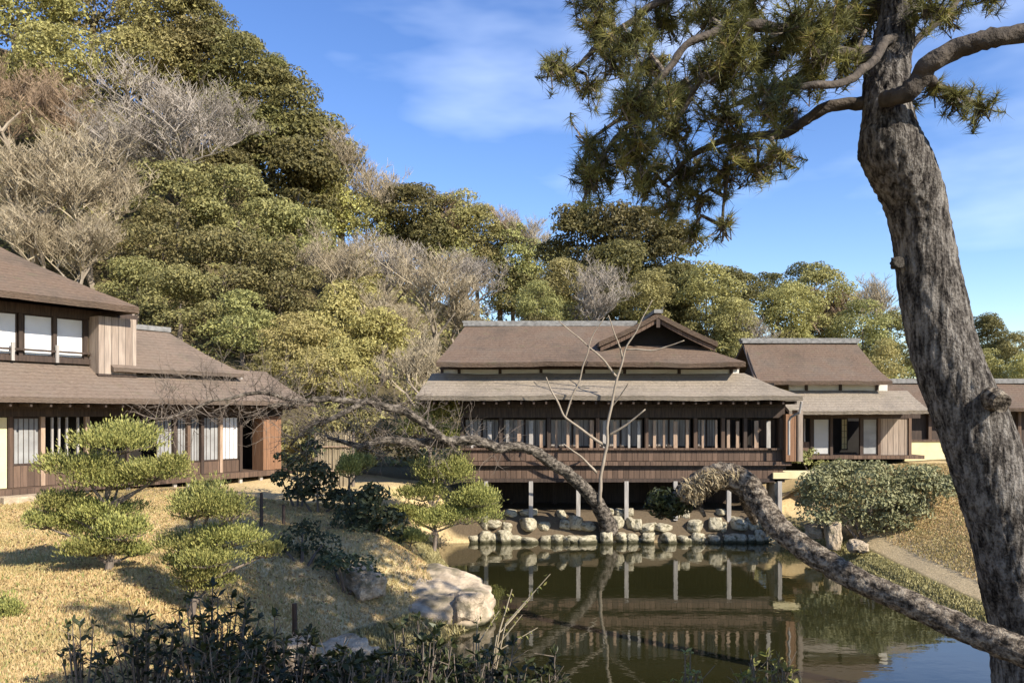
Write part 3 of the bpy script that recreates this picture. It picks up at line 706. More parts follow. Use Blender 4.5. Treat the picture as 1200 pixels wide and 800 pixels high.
# ---- left house: local x along the front, local y inward
LN = Vector((-14.65, 23.0, 2.2)); LA = math.atan2(.843, .537)
house = thing('two_storey_house', 'old two-storey wooden house with white paper windows at the left', 'house', LN, LA)
def ls(px, v=0.0):                # distance along the front (v metres outward) seen at photo column px
    r = (px-600)/F; x0 = LN.x+.843*v; y0 = LN.y-.537*v
    return (r*y0-x0)/(.537-.843*r)
def lb(mbf, name, m_): mb = MB(); mbf(mb); return mb.build(name, M[m_] if isinstance(m_, str) else m_, house)
def bx(name, m_, x0, x1, y0, y1, z0, z1): return lb(lambda mb: mb.box(x0, x1, y0, y1, z0-2.2, z1-2.2), name, m_)
SE = ls(330)
roof(wavy((-7, -1.1), (SE+.5, -1.1), 40), wavy((-7, 1.15), (SE+.2, 1.15), 40), 5.18-2.2, 6.42-2.2, 'lower_roof', M['roof_left'], house, .16, .2)
UE = ls(163, .3)
roof([(UE, 7.2)]+[(UE, -.3)]+wavy((UE, -.3), (-7, -.3), 30)[1:], [(UE-3.6, 3.45)]+[(UE-3.6, 3.4)]+wavy((UE-3.6, 3.4), (-7, 3.4), 30)[1:], 8.2-2.2, 10.55-2.2, 'upper_roof', M['roof_up'], house, .2, .2)
roof([(-7, 7.2), (UE, 7.2)], [(-7, 3.45), (UE-3.6, 3.45)], 8.2-2.2, 10.55-2.2, 'rear_roof', M['roof_left'], house, .2, .2)
bx('ridge_cap', 'ridge', -7, UE-3.4, 3.2, 3.65, 10.5, 10.75)
# upper storey
u0 = ls(160, -.9)
bx('upper_inner_wall', 'interior', -7, u0-.1, 1.5, 6.5, 6.0, 8.3)
bx('upper_header', 'dark_wood', -7, u0, .84, 1.0, 7.75, 8.05)
bx('upper_sill', 'dark_wood', -7, u0, .78, 1.0, 6.3, 6.46)
bx('upper_rail', 'dark_wood', -7, u0-.9, .74, .8, 6.62, 6.68)
for px in (-70, -30, 24, 64, 100):
    s = ls(px, -.9); bx('upper_post', 'dark_wood', s-.06, s+.06, .86, .99, 6.46, 7.75)
for px in (12, 64):
    s = ls(px, -.9); bx('rail_post', 'grey_wood', s-.045, s+.045, .72, .79, 6.3, 6.85)
for a, b_ in ((-66, -34), (-26, 20), (28, 62), (66, 98)):
    sa, sb = ls(a, -.9), ls(b_, -.9); shoji(house, sa, sb, .93, 6.46-2.2, 7.74-2.2, M['paper'], 1, 0)
s0, s1 = ls(101, -.9), ls(110, -.9); bx('plaster_strip', 'yellow', s0, s1, .95, 1.0, 6.46, 7.74)
s0, s1 = ls(115, -.35), ls(159, -.35); bx('shutter_box', 'grey_board', s0, s1, .32, .98, 6.0, 7.85)
bx('shutter_box_base', 'dark_wood', s0-.02, s1+.02, .30, 1.0, 5.92, 5.997)
bx('upper_end_wall', 'grey_board', u0-.1, u0, 1.0, 6.5, 6.0, 8.2)
# rear lower wing
WE = ls(287, -.1)
roof(wavy((UE-.6, .15), (WE, .15), 20)+[(WE, 5.6)], wavy((UE-.6, 2.75), (WE-1.5, 2.75), 20)+[(WE-1.5, 2.8)], 6.22-2.2, 7.85-2.2, 'wing_roof', M['roof_left'], house, .14, .15)
bx('wing_ridge', 'ridge', UE-.6, WE-1.4, 2.6, 2.95, 7.8, 7.98)
bx('wing_wall', 'dark_wood', UE-.4, WE-.5, .62, 5, 5.6, 6.25)
for px in (170, 222, 248, 283):
    s = ls(px, -.55); bx('wing_post', 'grey_wood', s-.05, s+.05, .55, .617, 5.75, 6.15)
# ground floor
bx('inner_wall', 'interior', -7, SE-.1, 1.2, 6, 2.5, 5.6)
bx('floor', 'brown_wood', -7, SE+.1, -.55, 6, 2.46, 2.56)
bx('floor_edge', 'brown_wood', -7, SE+.12, -.63, -.55, 2.38, 2.57)
bx('underfloor', 'interior', -7, SE, .2, .3, 2.0, 2.455)
bx('header_beam', 'dark_wood', -7, SE, -.05, .12, 4.62, 4.9)
bx('eave_beam', 'dark_wood', -7, SE+.2, -.35, -.22, 4.86, 5.0)
mb = MB(); k = -6.8
while k < SE+.3: mb.box(k-.03, k+.03, -1.02, .6, 2.71, 2.80); k += .55
mb.build('rafters', M['dark_wood'], house)
bx('ochre_wall', 'yellow', ls(-60), ls(8), 0, .08, 2.57, 4.6)
for px in (-90, 12, 50, 102, 150, 205, 221, 237, 259, 282, 306):
    s = ls(px); bx('post', random.choice(('brown_wood', 'dark_wood', 'pale_wood')), s-.06, s+.06, -.03, .1, 2.57, 4.62)
    s = ls(px, .5); bx('veranda_stilt', 'grey_wood', s-.06, s+.06, -.52, -.42, 2.0, 2.37)
def gshoji(a, b_, z0, z1, pap, v=.14, nv=4, nh=0): return shoji(house, ls(a), ls(b_), v, z0-2.2, z1-2.2, pap, nv, nh)
gshoji(16, 47, 3.2, 4.6, M['greypaper'], .05, 5, 0); bx('wainscot', 'brown_wood', ls(16), ls(47), .03, .1, 2.57, 3.19)
gshoji(185, 204, 3.0, 4.6, M['greypaper'], .1); gshoji(207, 220, 3.0, 4.6, M['greypaper'], .1); gshoji(223, 236, 3.0, 4.6, M['greypaper'], .1)
gshoji(239, 258, 3.0, 4.6, M['greypaper'], .1); gshoji(261, 281, 3.0, 4.6, M['paper'], .1)
bx('wainscot', 'brown_wood', ls(150), ls(281), .03, .1, 2.57, 2.99)
for px in (62, 70, 79, 92):
    s = ls(px); bx('window_bar', 'grey_wood', s-.03, s+.03, .02, .08, 3.2, 4.6)
bx('wainscot', 'brown_wood', ls(53), ls(100), .03, .1, 2.57, 3.19)
s0, s1 = ls(308, .3), ls(329, .3); bx('shutter_box', 'red_board', s0, s1, -.32, .3, 2.57, 4.62)
bx('end_wall', 'brown_wood', SE-.1, SE, .31, 6, 2.4, 5.3)
st = MB(); st.box(-.9, .9, -.3, .3, 0, .22); o = st.build('step_stone', M['greystone']); sp_ = LN+Vector((.537, .843, 0))*ls(35, .9)+Vector((.843, -.537, 0))*1.05
o.location = (sp_.x, sp_.y, tz(sp_.x, sp_.y)-.04); o.rotation_euler.z = LA; tag(o, 'long grey stone step in front of the left house veranda', 'step')

def shrub(name, label, lobes_px, Yv, m_, leaf, dens, base):
    bp = P(base[0], base[1], Yv); g = tz(bp.x, Yv); root = thing(name, label, 'shrub', (bp.x, Yv, g))
    lb_ = []; mb = MB()
    for (px, py, rp, hp) in lobes_px:
        c = P(px, py, Yv)-Vector((bp.x, Yv, g)); c.y += random.uniform(-.5, .5); r = rp*Yv/F; 
        lb_.append((tuple(c), (r*.85, r*.85, hp*Yv/F*.85)))
        for _ in range(4): lb_.append((tuple(c+Vector((random.gauss(0, r*.55), random.gauss(0, r*.5), random.gauss(0, hp*Yv/F*.45)))), (r*.5, r*.5, hp*Yv/F*.5)))
        mb.tube([(c.x*.2, 0, -.1), (c.x*.6, c.y*.5, c.z*.5), tuple(c)], [.05, .035, .015], 5)
    cs, ns = lobes_cloud(lb_, dens, .9, .6)
    link('foliage', quads('foliage', cs, ns, leaf*(.6+.8*rng.random(len(cs))), M[m_]), None, root); mb.build('stem', M['bark_far'], root)
    return root
# ---- brushwood fence right of the left house
fx = P(392, 520, 30)
fe = thing('brushwood_fence', 'tan brushwood screen between the left house and the hall', 'fence', (fx.x, 30, tz(fx.x, 30)))
mb = MB()
for k in range(70):
    x = -.65+1.3*k/70; mb.tube([(x, random.uniform(-.05, .05), -.1), (x+random.gauss(0, .02), random.uniform(-.05, .05), 2.0+random.uniform(-.1, .1))], [.02, .014], 4)
mb.build('brush', M['twig_tan'], fe)
for x in (-.7, .7):
    mb = MB(); mb.tube([(x, 0, -.2), (x, 0, 2.05)], [.06, .055], 8); mb.build('post', M['bark_far'], fe)
for z in (.6, 1.5):
    mb = MB(); mb.tube([(-.72, -.08, z), (.72, -.08, z)], [.025, .025], 6); mb.build('rail', M['pale_wood'], fe)
shrub('low_shrub', 'green hedge bush behind the brushwood screen at the foot of the slope', [(340, 520, 30, 30), (385, 505, 34, 30), (430, 515, 34, 34), (470, 520, 30, 30), (410, 540, 40, 22)], 34.5, 'green', .2, 420, (405, 560))

# ------------------------------------------------------------------ stones
import bmesh
def stone_mesh(seed, name='stone', mat_=None, sub=4, amp=1.0):
    bm = bmesh.new(); bmesh.ops.create_icosphere(bm, subdivisions=sub, radius=1)
    o = Vector((seed*7.3, seed*1.7, 0))
    for v in bm.verts:
        c = v.co.copy(); d = .42*noise.noise(c*1.1+o)+.22*noise.noise(c*2.6+o)+.10*noise.noise(c*6+o)-.10*noise.voronoi(c*1.6+o)[0][0]
        v.co = c*(1+d*amp)
        for ax in range(3):
            v.co[ax] = max(min(v.co[ax], .74+.05*noise.noise(c*3+o)), -.8)
    me = bpy.data.meshes.new(name); bm.to_mesh(me); bm.free(); me.polygons.foreach_set('use_smooth', [True]*len(me.polygons)); me.materials.append(mat_); return me
SM = [stone_mesh(k, 'bank_stone', M['stone'], 3, .75) for k in range(6)]; GM = [stone_mesh(k+9, 'boulder', M['greystone']) for k in range(5)]
def put_stone(me_, x, y, z, s, label, group=None, name='bank_stone', cat='stone'):
    o = bpy.data.objects.new(name, me_); C.objects.link(o); o.location = (x, y, z); o.scale = s; o.rotation_euler = (random.uniform(-.15, .15), random.uniform(-.15, .15), random.uniform(0, 6.28))
    return tag(o, label, cat, group)
px = 556
k = 0
while px < 905:
    w = random.uniform(.14, .46); x = hx(px, 29.6)
    LB_, GB_ = 'pale rounded stones edging the pond beneath the hall', 'stones edging the pond beneath the hall'
    put_stone(SM[k % 6], x, 29.58+random.uniform(-.12, .1), random.uniform(-.06, .16), (w*1.25, .3, random.uniform(.2, .42)), LB_, GB_)
    if random.random() < .8: put_stone(SM[(k+2) % 6], x+random.uniform(-.15, .15), 29.86+random.uniform(-.05, .05), random.uniform(.5, .68), (w*random.uniform(.8, 1.4), .32, random.uniform(.18, .34)), LB_, GB_)
    if random.random() < .22: put_stone(SM[(k+4) % 6], x+random.uniform(-.15, .15), 30.2+random.uniform(-.05, .1), random.uniform(.92, 1.02), (w, .28, random.uniform(.16, .26)), LB_, GB_)
    px += w*2*31*.80; k += 1
for (px, py, Yv, s, lab) in (
    (545, 712, 18.0, (.55, .5, .45), 'small boulder at the water tip right of the broad flat boulder'),
    (425, 668, 17.5, (.6, .5, .4), 'grey boulder left behind the broad flat boulder'),
    (400, 738, 12.6, (.85, .6, .6), 'pale boulder behind the dark foreground shrubs'),
    (345, 726, 12.2, (.5, .4, .45), 'smaller pale boulder left of the one behind the dark shrubs'),
    (455, 748, 12.8, (.6, .5, .4), 'pale boulder at the right end of the shrub-covered bank')):
    p = P(px, py, Yv); put_stone(random.choice(GM), p.x, p.y, min(p.z, tz(p.x, p.y)+s[2]*.5), s, lab, None, 'boulder', 'boulder')
bm = bmesh.new(); bmesh.ops.create_icosphere(bm, subdivisions=5, radius=1)
for v in bm.verts:
    c = v.co.copy(); c.x = math.copysign(abs(c.x)**.8, c.x); c.y = math.copysign(abs(c.y)**.8, c.y); p = Vector((c.x*1.75, c.y*1.25, math.copysign(abs(c.z)**.55, c.z)*.55))
    f = noise.voronoi(p*.9+Vector((3, 1, 7)))[0]; d = .20*noise.noise(p*.9)+.10*noise.noise(p*2.3)+.045*noise.noise(p*6)+.02*noise.noise(p*14)-.10*max(0, .22-(f[1]-f[0]))/.22
    v.co = p+c.normalized()*d
    v.co.z += .10*p.x*-.6+.08*noise.noise(p*1.4)
me = bpy.data.meshes.new('boulder'); bm.to_mesh(me); bm.free(); me.polygons.foreach_set('use_smooth', [True]*len(me.polygons)); me.materials.append(M['greystone'])
p = P(492, 690, 18.9); o = bpy.data.objects.new('boulder', me); C.objects.link(o); o.location = (p.x-.15, p.y, .46); o.scale = (1.2, 1.15, .78); o.rotation_euler = (R(6), R(4), R(-18)); tag(o, 'broad sunlit flat boulder at the left pond edge', 'boulder')
for (px, py, Yv, s, lab) in ((977, 627, 26.5, (.3, .3, .6), 'upright pale stone below the grey-green shrub'),
                        (955, 622, 27.2, (.4, .35, .3), 'low brown stone left of the upright pale stone'),
                        (1005, 640, 25.5, (.45, .35, .22), 'low flat stone right of the upright pale stone')):
    p = P(px, py, Yv); put_stone(random.choice(GM), p.x, p.y, max(p.z, .15), s, lab, None, 'shore_stone', 'stone')
ld = thing('stone_landing', 'pale flat stone landing beside the right corner of the hall', 'landing', (hx(925, 30.5), 30.5, 2.3))
mb = MB(); mb.box(-.8, 1.0, -.6, .6, .0, .22); mb.build('slab', M['yellow'], ld)
for x in (-.6, .8): mb = MB(); mb.box(x-.12, x+.12, -.5, .5, -1.6, -.003); mb.build('pier', M['greystone'], ld)

# ------------------------------------------------------------------ pruned pines and shrubs on the lawns
def pad_mesh(r, h, leaf, dens, m_, name='foliage_pad'):
    lobes = [((0, 0, 0), (r*.6, r*.6, h*.6))]
    for k in range(9):
        a = random.uniform(0, 6.28); q = math.sqrt(random.random())*.68
        rr = r*random.uniform(.3, .5); lobes.append(((math.cos(a)*q*r, math.sin(a)*q*r, h*(.4*(1-q)+random.uniform(-.12, .12))), (rr, rr, h*random.uniform(.4, .75))))
    cs, ns = lobes_cloud(lobes, dens*4, .9, .45)
    cs = cs*(1+.10*rng.normal(size=(len(cs), 1)))
    up = np.tile([0, 0, 1.], (len(cs), 1))*.8+(cs/np.array([r, r, h]))*.7
    nn = rng.normal(size=cs.shape); nn = nn-up*(nn*up).sum(1, keepdims=True)/((up*up).sum(1, keepdims=True))
    return quads(name, cs, nn, leaf*(.6+.8*rng.random(len(cs))), m_, .28, up=up)
def pruned_pine(base, pads, Yv, label, leaf=.11, m_='pad', stem='bark_far', dens=420, name='pruned_pine', group=None):
    bp = P(base[0], base[1], Yv); g = tz(bp.x, Yv); root = thing(name, label, 'pine' if 'pine' in name else 'shrub', (bp.x, Yv, g), 0, group)
    mb = MB(); top = max(P(p[0], p[1], Yv).z-g for p in pads)
    trunk_pts = [Vector((0, 0, -.2)), Vector((.08, .03, top*.25)), Vector((-.05, .06, top*.55)), Vector((.05, 0, top*.9))]
    mb.tube(trunk_pts, [.075*top/2.2, .06*top/2.2, .045*top/2.2, .02], 8, .3)
    for (px, py, rp, hp) in pads:
        c = P(px, py, Yv)-Vector((bp.x, Yv, g)); dy = random.uniform(-.3, .3); c.y += dy; r = rp*1.12*Yv/F; h = hp*1.12*Yv/F
        q = Vector((0, 0, max(.15, min(c.z-.25, top*.8)*.75)))
        mb.tube([q, (q+c)/2+Vector((0, 0, -.04)), c-Vector((0, 0, h*.15))], [.035*top/2.2, .024, .012], 6, .3)
        for j in range(7):
            a = j*.9; e = c+Vector((math.cos(a)*r*.65, math.sin(a)*r*.65, 0)); mb.tube([c-Vector((0, 0, h*.3)), e], [.018, .006], 4)
        o = link('foliage_pad', pad_mesh(r, h, leaf*.62, 2.9*dens/(r*h)**.25, M[m_]), None, root); o.location = c
    mb.build('trunk', M[stem], root)
    return root
pruned_pine((126, 668), [(148, 522, 50, 26), (100, 550, 48, 22), (185, 556, 34, 20), (68, 594, 34, 24), (205, 548, 20, 16), (135, 566, 50, 18), (98, 626, 46, 24), (150, 624, 34, 20), (122, 604, 50, 20), (112, 644, 42, 18), (148, 650, 22, 12), (60, 612, 26, 16)], 13.0, 'larger cloud-pruned pine on the dry lawn before the left house')
pruned_pine((222, 700), [(252, 592, 40, 30), (228, 600, 30, 22), (275, 600, 26, 22), (268, 634, 42, 20), (304, 652, 22, 14), (236, 674, 38, 18), (222, 640, 34, 18), (250, 655, 40, 18), (238, 688, 36, 14), (205, 662, 22, 14)], 11.8, 'smaller cloud-pruned pine on the dry lawn right of the larger one', leaf=.10)
pruned_pine((8, 750), [(6, 725, 24, 26), (-14, 735, 26, 24)], 9.8, 'round clipped bush cut off by the left picture edge', leaf=.09, name='clipped_bush')
pruned_pine((508, 634), [(526, 560, 42, 26), (494, 582, 28, 18), (562, 588, 32, 18), (545, 608, 40, 22), (508, 612, 34, 20), (478, 604, 22, 14)], 27.0, 'bright cloud-pruned pine at the pond edge left of the hall', leaf=.17, dens=260)
pruned_pine((410, 585), [(410, 552, 22, 20), (425, 545, 14, 12)], 24, 'small yellow-green clipped bush between the left house and the hall', leaf=.17, dens=260, name='clipped_bush')
pruned_pine((505, 560), [(512, 488, 30, 26), (522, 515, 20, 20), (490, 505, 20, 20)], 30.4, 'bright green bush at the left end of the hall', leaf=.18, dens=240, name='clipped_bush')
pruned_pine((480, 645), [(482, 632, 24, 14), (455, 636, 16, 10)], 22, 'low bright tuft on the bank left of the pond edge pine', leaf=.14, dens=260, name='clipped_bush')
shrub('round_shrub', 'broad grey-green shrub on the right bank below the small house', [(955, 572, 28, 24), (985, 562, 36, 22), (1025, 558, 38, 20), (1065, 564, 36, 22), (1095, 574, 26, 20), (1020, 586, 50, 24), (968, 594, 36, 20), (1075, 592, 32, 20), (1000, 610, 30, 16), (1040, 610, 26, 14)], 27, 'shrub_grey', .125, 1300, (1015, 632))
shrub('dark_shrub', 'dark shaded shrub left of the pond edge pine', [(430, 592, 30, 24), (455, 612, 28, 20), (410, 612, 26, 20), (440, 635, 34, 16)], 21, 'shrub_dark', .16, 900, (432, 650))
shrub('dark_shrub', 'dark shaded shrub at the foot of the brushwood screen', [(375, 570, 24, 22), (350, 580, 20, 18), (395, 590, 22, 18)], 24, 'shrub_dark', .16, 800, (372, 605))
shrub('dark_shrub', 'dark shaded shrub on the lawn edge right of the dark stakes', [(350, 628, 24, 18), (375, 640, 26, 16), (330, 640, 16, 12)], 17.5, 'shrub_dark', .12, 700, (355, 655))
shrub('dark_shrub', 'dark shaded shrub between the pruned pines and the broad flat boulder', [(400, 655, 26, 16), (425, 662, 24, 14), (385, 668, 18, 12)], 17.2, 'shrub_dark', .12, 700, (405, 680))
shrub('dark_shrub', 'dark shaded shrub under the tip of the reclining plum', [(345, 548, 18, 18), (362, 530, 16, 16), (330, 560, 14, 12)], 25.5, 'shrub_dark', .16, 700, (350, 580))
shrub('low_shrub', 'low green bush at the right corner of the hall by the landing', [(945, 540, 14, 12), (965, 548, 14, 10)], 31.5, 'green', .15, 900, (955, 560))
for px, py, Yv, hgt, lab in ((306, 598, 19.5, .9, 'short dark stake on the lawn near the left house shutter'), (345, 690, 12.6, 1.05, 'dark stake on the lawn right of the smaller pruned pine'), (332, 585, 21, .55, 'shortest dark stake at the lawn edge behind the pruned pines')):
    x = (px-600)/F*Yv; mb = MB(); mb.tube([(0, 0, -.2), (.01, 0, hgt*.5), (0, .01, hgt)], [.05, .045, .04], 8, .15); o = mb.build('wooden_stake', M['dark_wood']); o.location = (x, Yv, tz(x, Yv)); tag(o, lab, 'stake')

# ------------------------------------------------------------------ dry grass and moss
def blades(name, xs, ys, hgt, m_, lab, cat):
    z = terrain(xs, ys); n = len(xs); c = np.stack([xs, ys, z+hgt*.45*np.ones(n)], 1)
    nor = np.stack([rng.normal(size=n), rng.normal(size=n)-.6, .3*rng.normal(size=n)], 1); up = np.tile([0, 0, 1.], (n, 1))
    struct(tag(link(name, quads(name, c, nor, hgt*(.7+.7*rng.random(n)), m_, .3, up=up), None), lab, cat), 'stuff')
n = 150000; yy = 6.5+(20*rng.random(n)**1.3); px = rng.random(n)*640-40; xx = (px-600)/F*yy; d = pond_d(xx, yy)
k = (d > 1.0) & ((xx < -3.3) | (yy > 14)); blades('lawn_grass', xx[k], yy[k], .075, M['grass'], 'short golden winter grass covering the left lawn', 'grass')
n = 110000; yy = 14+18*rng.random(n); xx = 11+9*rng.random(n); d = pond_d(xx, yy); k = (d > 1.5) & (rng.random(n) < (d-1.2))
blades('bank_grass', xx[k], yy[k], .085, M['grass'], 'dry yellow grass on the right bank behind the pebbles', 'grass')
n = 30000; yy = 15+14*rng.random(n); xx = -3.4+4*rng.random(n); d = pond_d(xx, yy); k = (d > -.05) & (d < .9)
blades('shore_grass', xx[k], yy[k], .11, M['moss'], 'ragged low growth along the left water edge', 'grass')
n = 5200; yy = 7+19*rng.random(n); px = rng.random(n)*560; xx = (px-600)/F*yy; d = pond_d(xx, yy); cl = np.array([noise.noise((a*.5, b_*.5, 8.)) for a, b_ in zip(xx, yy)]); k = (d > .8) & (cl > -.05)
c_ = np.stack([xx[k], yy[k], terrain(xx[k], yy[k])+.035+.03*rng.random(k.sum())], 1); n_ = unit(len(c_))*.6; n_[:, 2] += 1
struct(tag(link('fallen_leaves', quads('fallen_leaves', c_, n_, .05+.05*rng.random(len(c_)), M['litter']), None), 'brown fallen leaves strewn over the left lawn', 'leaves'), 'stuff')
n = 60000; yy = 12+18*rng.random(n); xx = 9.8+4*rng.random(n); d = pond_d(xx, yy); k = (d > -.05) & (d < .75)
blades('bank_moss', xx[k], yy[k], .10, M['moss'], 'low mossy growth along the right water edge', 'moss')

# ------------------------------------------------------------------ big pine on the right
TP = [(1256,960,62),(1228,860,52),(1213,790,46),(1206,725,43),(1190,650,42),(1168,575,40),(1141,500,39),(1110,425,36),(1094,350,35),(1082,285,32),(1072,235,33),(1058,200,35),(1045,172,35),(1041,145,29),(1039,110,26),(1041,75,24),(1048,42,21),(1055,0,19),(1056,-60,16),(1046,-130,12),(1052,-220,7)]
PY = 4.5
sp = spline(TP, 8); pts = [P(a, b_, PY+.05*math.sin(i*.11)) for i, (a, b_, c) in enumerate(sp)]; rad = [c/F*PY for a, b_, c in sp]
b0 = P(1228, 820, PY); pbase = Vector((b0.x, PY, tz(b0.x, PY)))
pine = thing('pine_tree', 'tall leaning pine with thick furrowed trunk at the right', 'pine', pbase)
def bark_tube(pts, rad, sides, amp, freq, root, rb, name, mat_, zs=.24, lump=.02):
    mb = MB(); mb.tube([Vector(p)-rb for p in pts], rad, sides)
    vs = [];
    n = len(pts)
    for i in range(n):
        c = Vector(pts[i])-rb
        for k in range(sides):
            v = Vector(mb.v[i*sides+k]); d = (v-c)
            q = v*freq; q.z *= zs
            q = q+noise.noise_vector(v*6)*.5
            e = 1-2.2*abs(noise.noise(q)); e2 = 1-2.2*abs(noise.noise(q*2.1+Vector((7, 3, 1))))
            big = noise.noise(v*2.3)*.06+noise.noise(v*6)*lump
            vs.append(c+d*(1+big)+d.normalized()*amp*(.7*e+.35*e2-.4+.5*noise.noise(v*30)))
    mb.v = [tuple(v) for v in vs]
    return mb.build(name, mat_, root, True)
# finer rings along the trunk
sp2 = spline(TP, 18); bark_tube([P(a, b_, PY+.05*math.sin(i*.049)) for i, (a, b_, c) in enumerate(sp2)], [c/F*PY for a, b_, c in sp2], 120, .0105, 24, pine, pbase, 'trunk', M['bark'])
def knot(px, py, r, Yv):
    me_ = stone_mesh(random.randint(50, 90), 'knot', M['bark']); o = link('knot', me_, None, pine); o.location = P(px, py, Yv)-pbase; o.scale = (r, r*.9, r)
knot(1051, 308, .04, 4.5); knot(1018, 178, .06, 4.47)
mb = MB(); mb.tube([P(1150, 470, 4.38)-pbase, P(1166, 466, 4.25)-pbase, P(1174, 473, 4.17)-pbase], [.075, .055, .045], 14, .3); mb.build('branch_stub', M['bark2'], pine)
BR = [  # px, py, half width px, depth
 [(1034,66,10,4.5),(985,61,8,4.4),(940,46,7.5,4.3),(890,29,6.5,4.2),(840,33,5.5,4.15),(802,62,4.5,4.1),(770,98,3.5,4.05),(742,140,2.5,4.0)],
 [(1020,118,8,4.5),(975,125,7,4.55),(940,144,6,4.6),(914,158,5.5,4.65),(870,158,4.5,4.7),(820,180,3.5,4.75),(775,212,2.5,4.8)],
 [(1036,115,9,4.3),(1060,108,11,4.22),(1078,92,12,4.2),(1090,73,12,4.15),(1125,58,12,4.1),(1160,47,11,4.05),(1215,34,10,4.0),(1300,18,8,3.9),(1390,-10,5,3.8)],
 [(1058,70,4.5,4.5),(1085,40,4,4.6),(1118,8,3,4.7),(1150,-40,2,4.8)],
 [(1050,20,8,4.6),(985,-25,7,4.8),(900,-35,6,4.9),(820,-15,5,5.0),(760,10,4,5.0),(700,55,3,5.0),(665,85,2,5.0)],
 [(1052,-40,7,4.5),(980,-100,6,4.7),(880,-130,5,5.0),(780,-120,4,5.2),(700,-90,2.5,5.3)],
 [(1050,-80,7,4.5),(1120,-130,6,4.3),(1210,-160,5,4.2),(1300,-170,3,4.1)],
 [(1045,45,6,4.45),(1000,90,5,4.0),(950,100,4,3.8),(900,110,3,3.7)],
 [(985,61,5,4.4),(930,90,4,4.5),(880,115,3,4.6),(840,130,2,4.6)],
 [(890,29,4,4.2),(850,70,3.5,4.3),(815,110,3,4.4),(775,160,2,4.5)],
 [(870,158,3,4.7),(850,200,2.5,4.7),(848,262,1.6,4.7)],
 [(1085,90,6,4.3),(1110,105,4,4.6),(1145,120,2.5,4.8)],
]
BP = []
for k, br in enumerate(BR):
    s = spline(br, 6); pp = [P(a, b_, d) for a, b_, c, d in s]
    pp = [p+Vector((noise.noise(p*5), noise.noise(p*5+Vector((9,0,0))), noise.noise(p*5+Vector((0,9,0)))))*.03 for p in pp]
    mb = MB(); mb.tube([p-pbase for p in pp], [c/F*d for a, b_, c, d in s], 10, .3, seed=k); mb.build('branch', M['bark_shaded'], pine, True)
    BP += pp[3:]
BPa = np.array([tuple(p) for p in BP])
CL = [(1022,12,36),(985,18,34),(1062,-8,34),(1092,6,30),(1000,44,22),(930,22,36),(960,58,28),(860,40,30),(1035,-30,36),(870,165,22),(660,78,24),(690,98,26),(645,72,14),(705,45,30),(735,40,34),(780,18,44),(835,15,46),(760,70,34),(740,112,38),(800,95,42),(850,75,42),(900,55,42),(955,30,40),(900,105,34),(850,130,36),(790,145,38),(742,165,36),(702,188,30),(690,165,16),(752,205,34),(800,200,40),(850,195,34),(888,190,30),(914,178,18),(785,235,26),(822,228,26),(848,262,13),(812,268,12),(1000,8,36),(950,88,26),(990,75,22),(1110,15,26),(1160,-8,28),(1118,112,24),(1150,120,20),(1095,100,16),(880,-5,40),(700,-5,40),(700,20,30),(920,130,22),(770,120,34),(720,75,28),(690,205,20),
      (760,-40,50),(850,-50,50),(940,-50,50),(1020,-50,45),(1100,-50,45),(1200,-60,35),(800,-110,50),(900,-120,50),(1000,-120,50),(1100,-130,50),(700,-90,40),(1050,-200,50),(960,-180,40),(1140,-200,40)]
tip = []; tdir = []; tw = MB(); isdead = []
for (px, py, rp) in CL:
    on = py > -40; rp *= .93; ntuft = int((rp*rp)/ (40 if on else 60))+5
    near_d = BPa[np.argmin((BPa[:,0]/BPa[:,1]*F+600-px)**2+(H+0-0-(BPa[:,2]-H)/BPa[:,1]*F*0-H)**2*0+(HY-(BPa[:,2]-H)/BPa[:,1]*F-py)**2)]
    dep = near_d[1]+random.uniform(-.35, .35); c = P(px, py, dep); r = rp/F*dep
    q = Vector(near_d); mid = (q+c)/2+Vector((random.uniform(-.05, .05), random.uniform(-.05, .05), random.uniform(-.03, .08)))
    tw.tube([q-pbase, mid-pbase, c-pbase], [.014, .011, .007], 5, cap=False)
    for k in range(ntuft):
        d = Vector(unit(1)[0]); d.z = d.z*.8+.1
        e = c+Vector((d.x*r*1.05, d.y*r*1.5, d.z*r*.95))*random.random()**.45
        dr = ((e-c).normalized()*.8+Vector((0, 0, .55))+Vector(unit(1)[0])*.5).normalized()
        st_ = e-dr*.14
        m1 = (c+st_)/2+Vector((0, 0, -.02)); tw.tube([c-pbase, m1-pbase, st_-pbase, e-pbase], [.006, .005, .004, .003], 3, cap=False)
        tip.append(e-pbase); tdir.append(dr)
        if random.random() < .45: tip.append(st_-pbase); tdir.append((dr+Vector(unit(1)[0])*.5).normalized())
tw.build('twigs', M['bark2'], pine)
nn = 44; T = np.repeat(np.array([tuple(v) for v in tip]), nn, 0); Dd = np.repeat(np.array([tuple(v) for v in tdir]), nn, 0)
T = T-Dd*(rng.random((len(T), 1))*.06); nd = Dd*.62+unit(len(T))*.75; nd /= np.linalg.norm(nd, axis=1, keepdims=True)
ln = (.05+.045*rng.random((len(T), 1))); sd = np.cross(nd, unit(len(T))); sd /= np.linalg.norm(sd, axis=1, keepdims=True)
V = np.stack([T-sd*.0022, T+sd*.0022, T+nd*ln-np.array([0, 0, .012])], 1).reshape(-1, 3)
me = bpy.data.meshes.new('foliage'); me.from_pydata(V.tolist(), [], np.arange(len(V)).reshape(-1, 3).tolist())
a = me.attributes.new('rnd', 'FLOAT', 'FACE'); a.data.foreach_set('value', (.72*np.repeat(rng.random(len(tip))**1.3, nn)+.28*rng.random(len(T))).astype(np.float32)); me.materials.append(M['needle'])
link('foliage', me, None, pine)

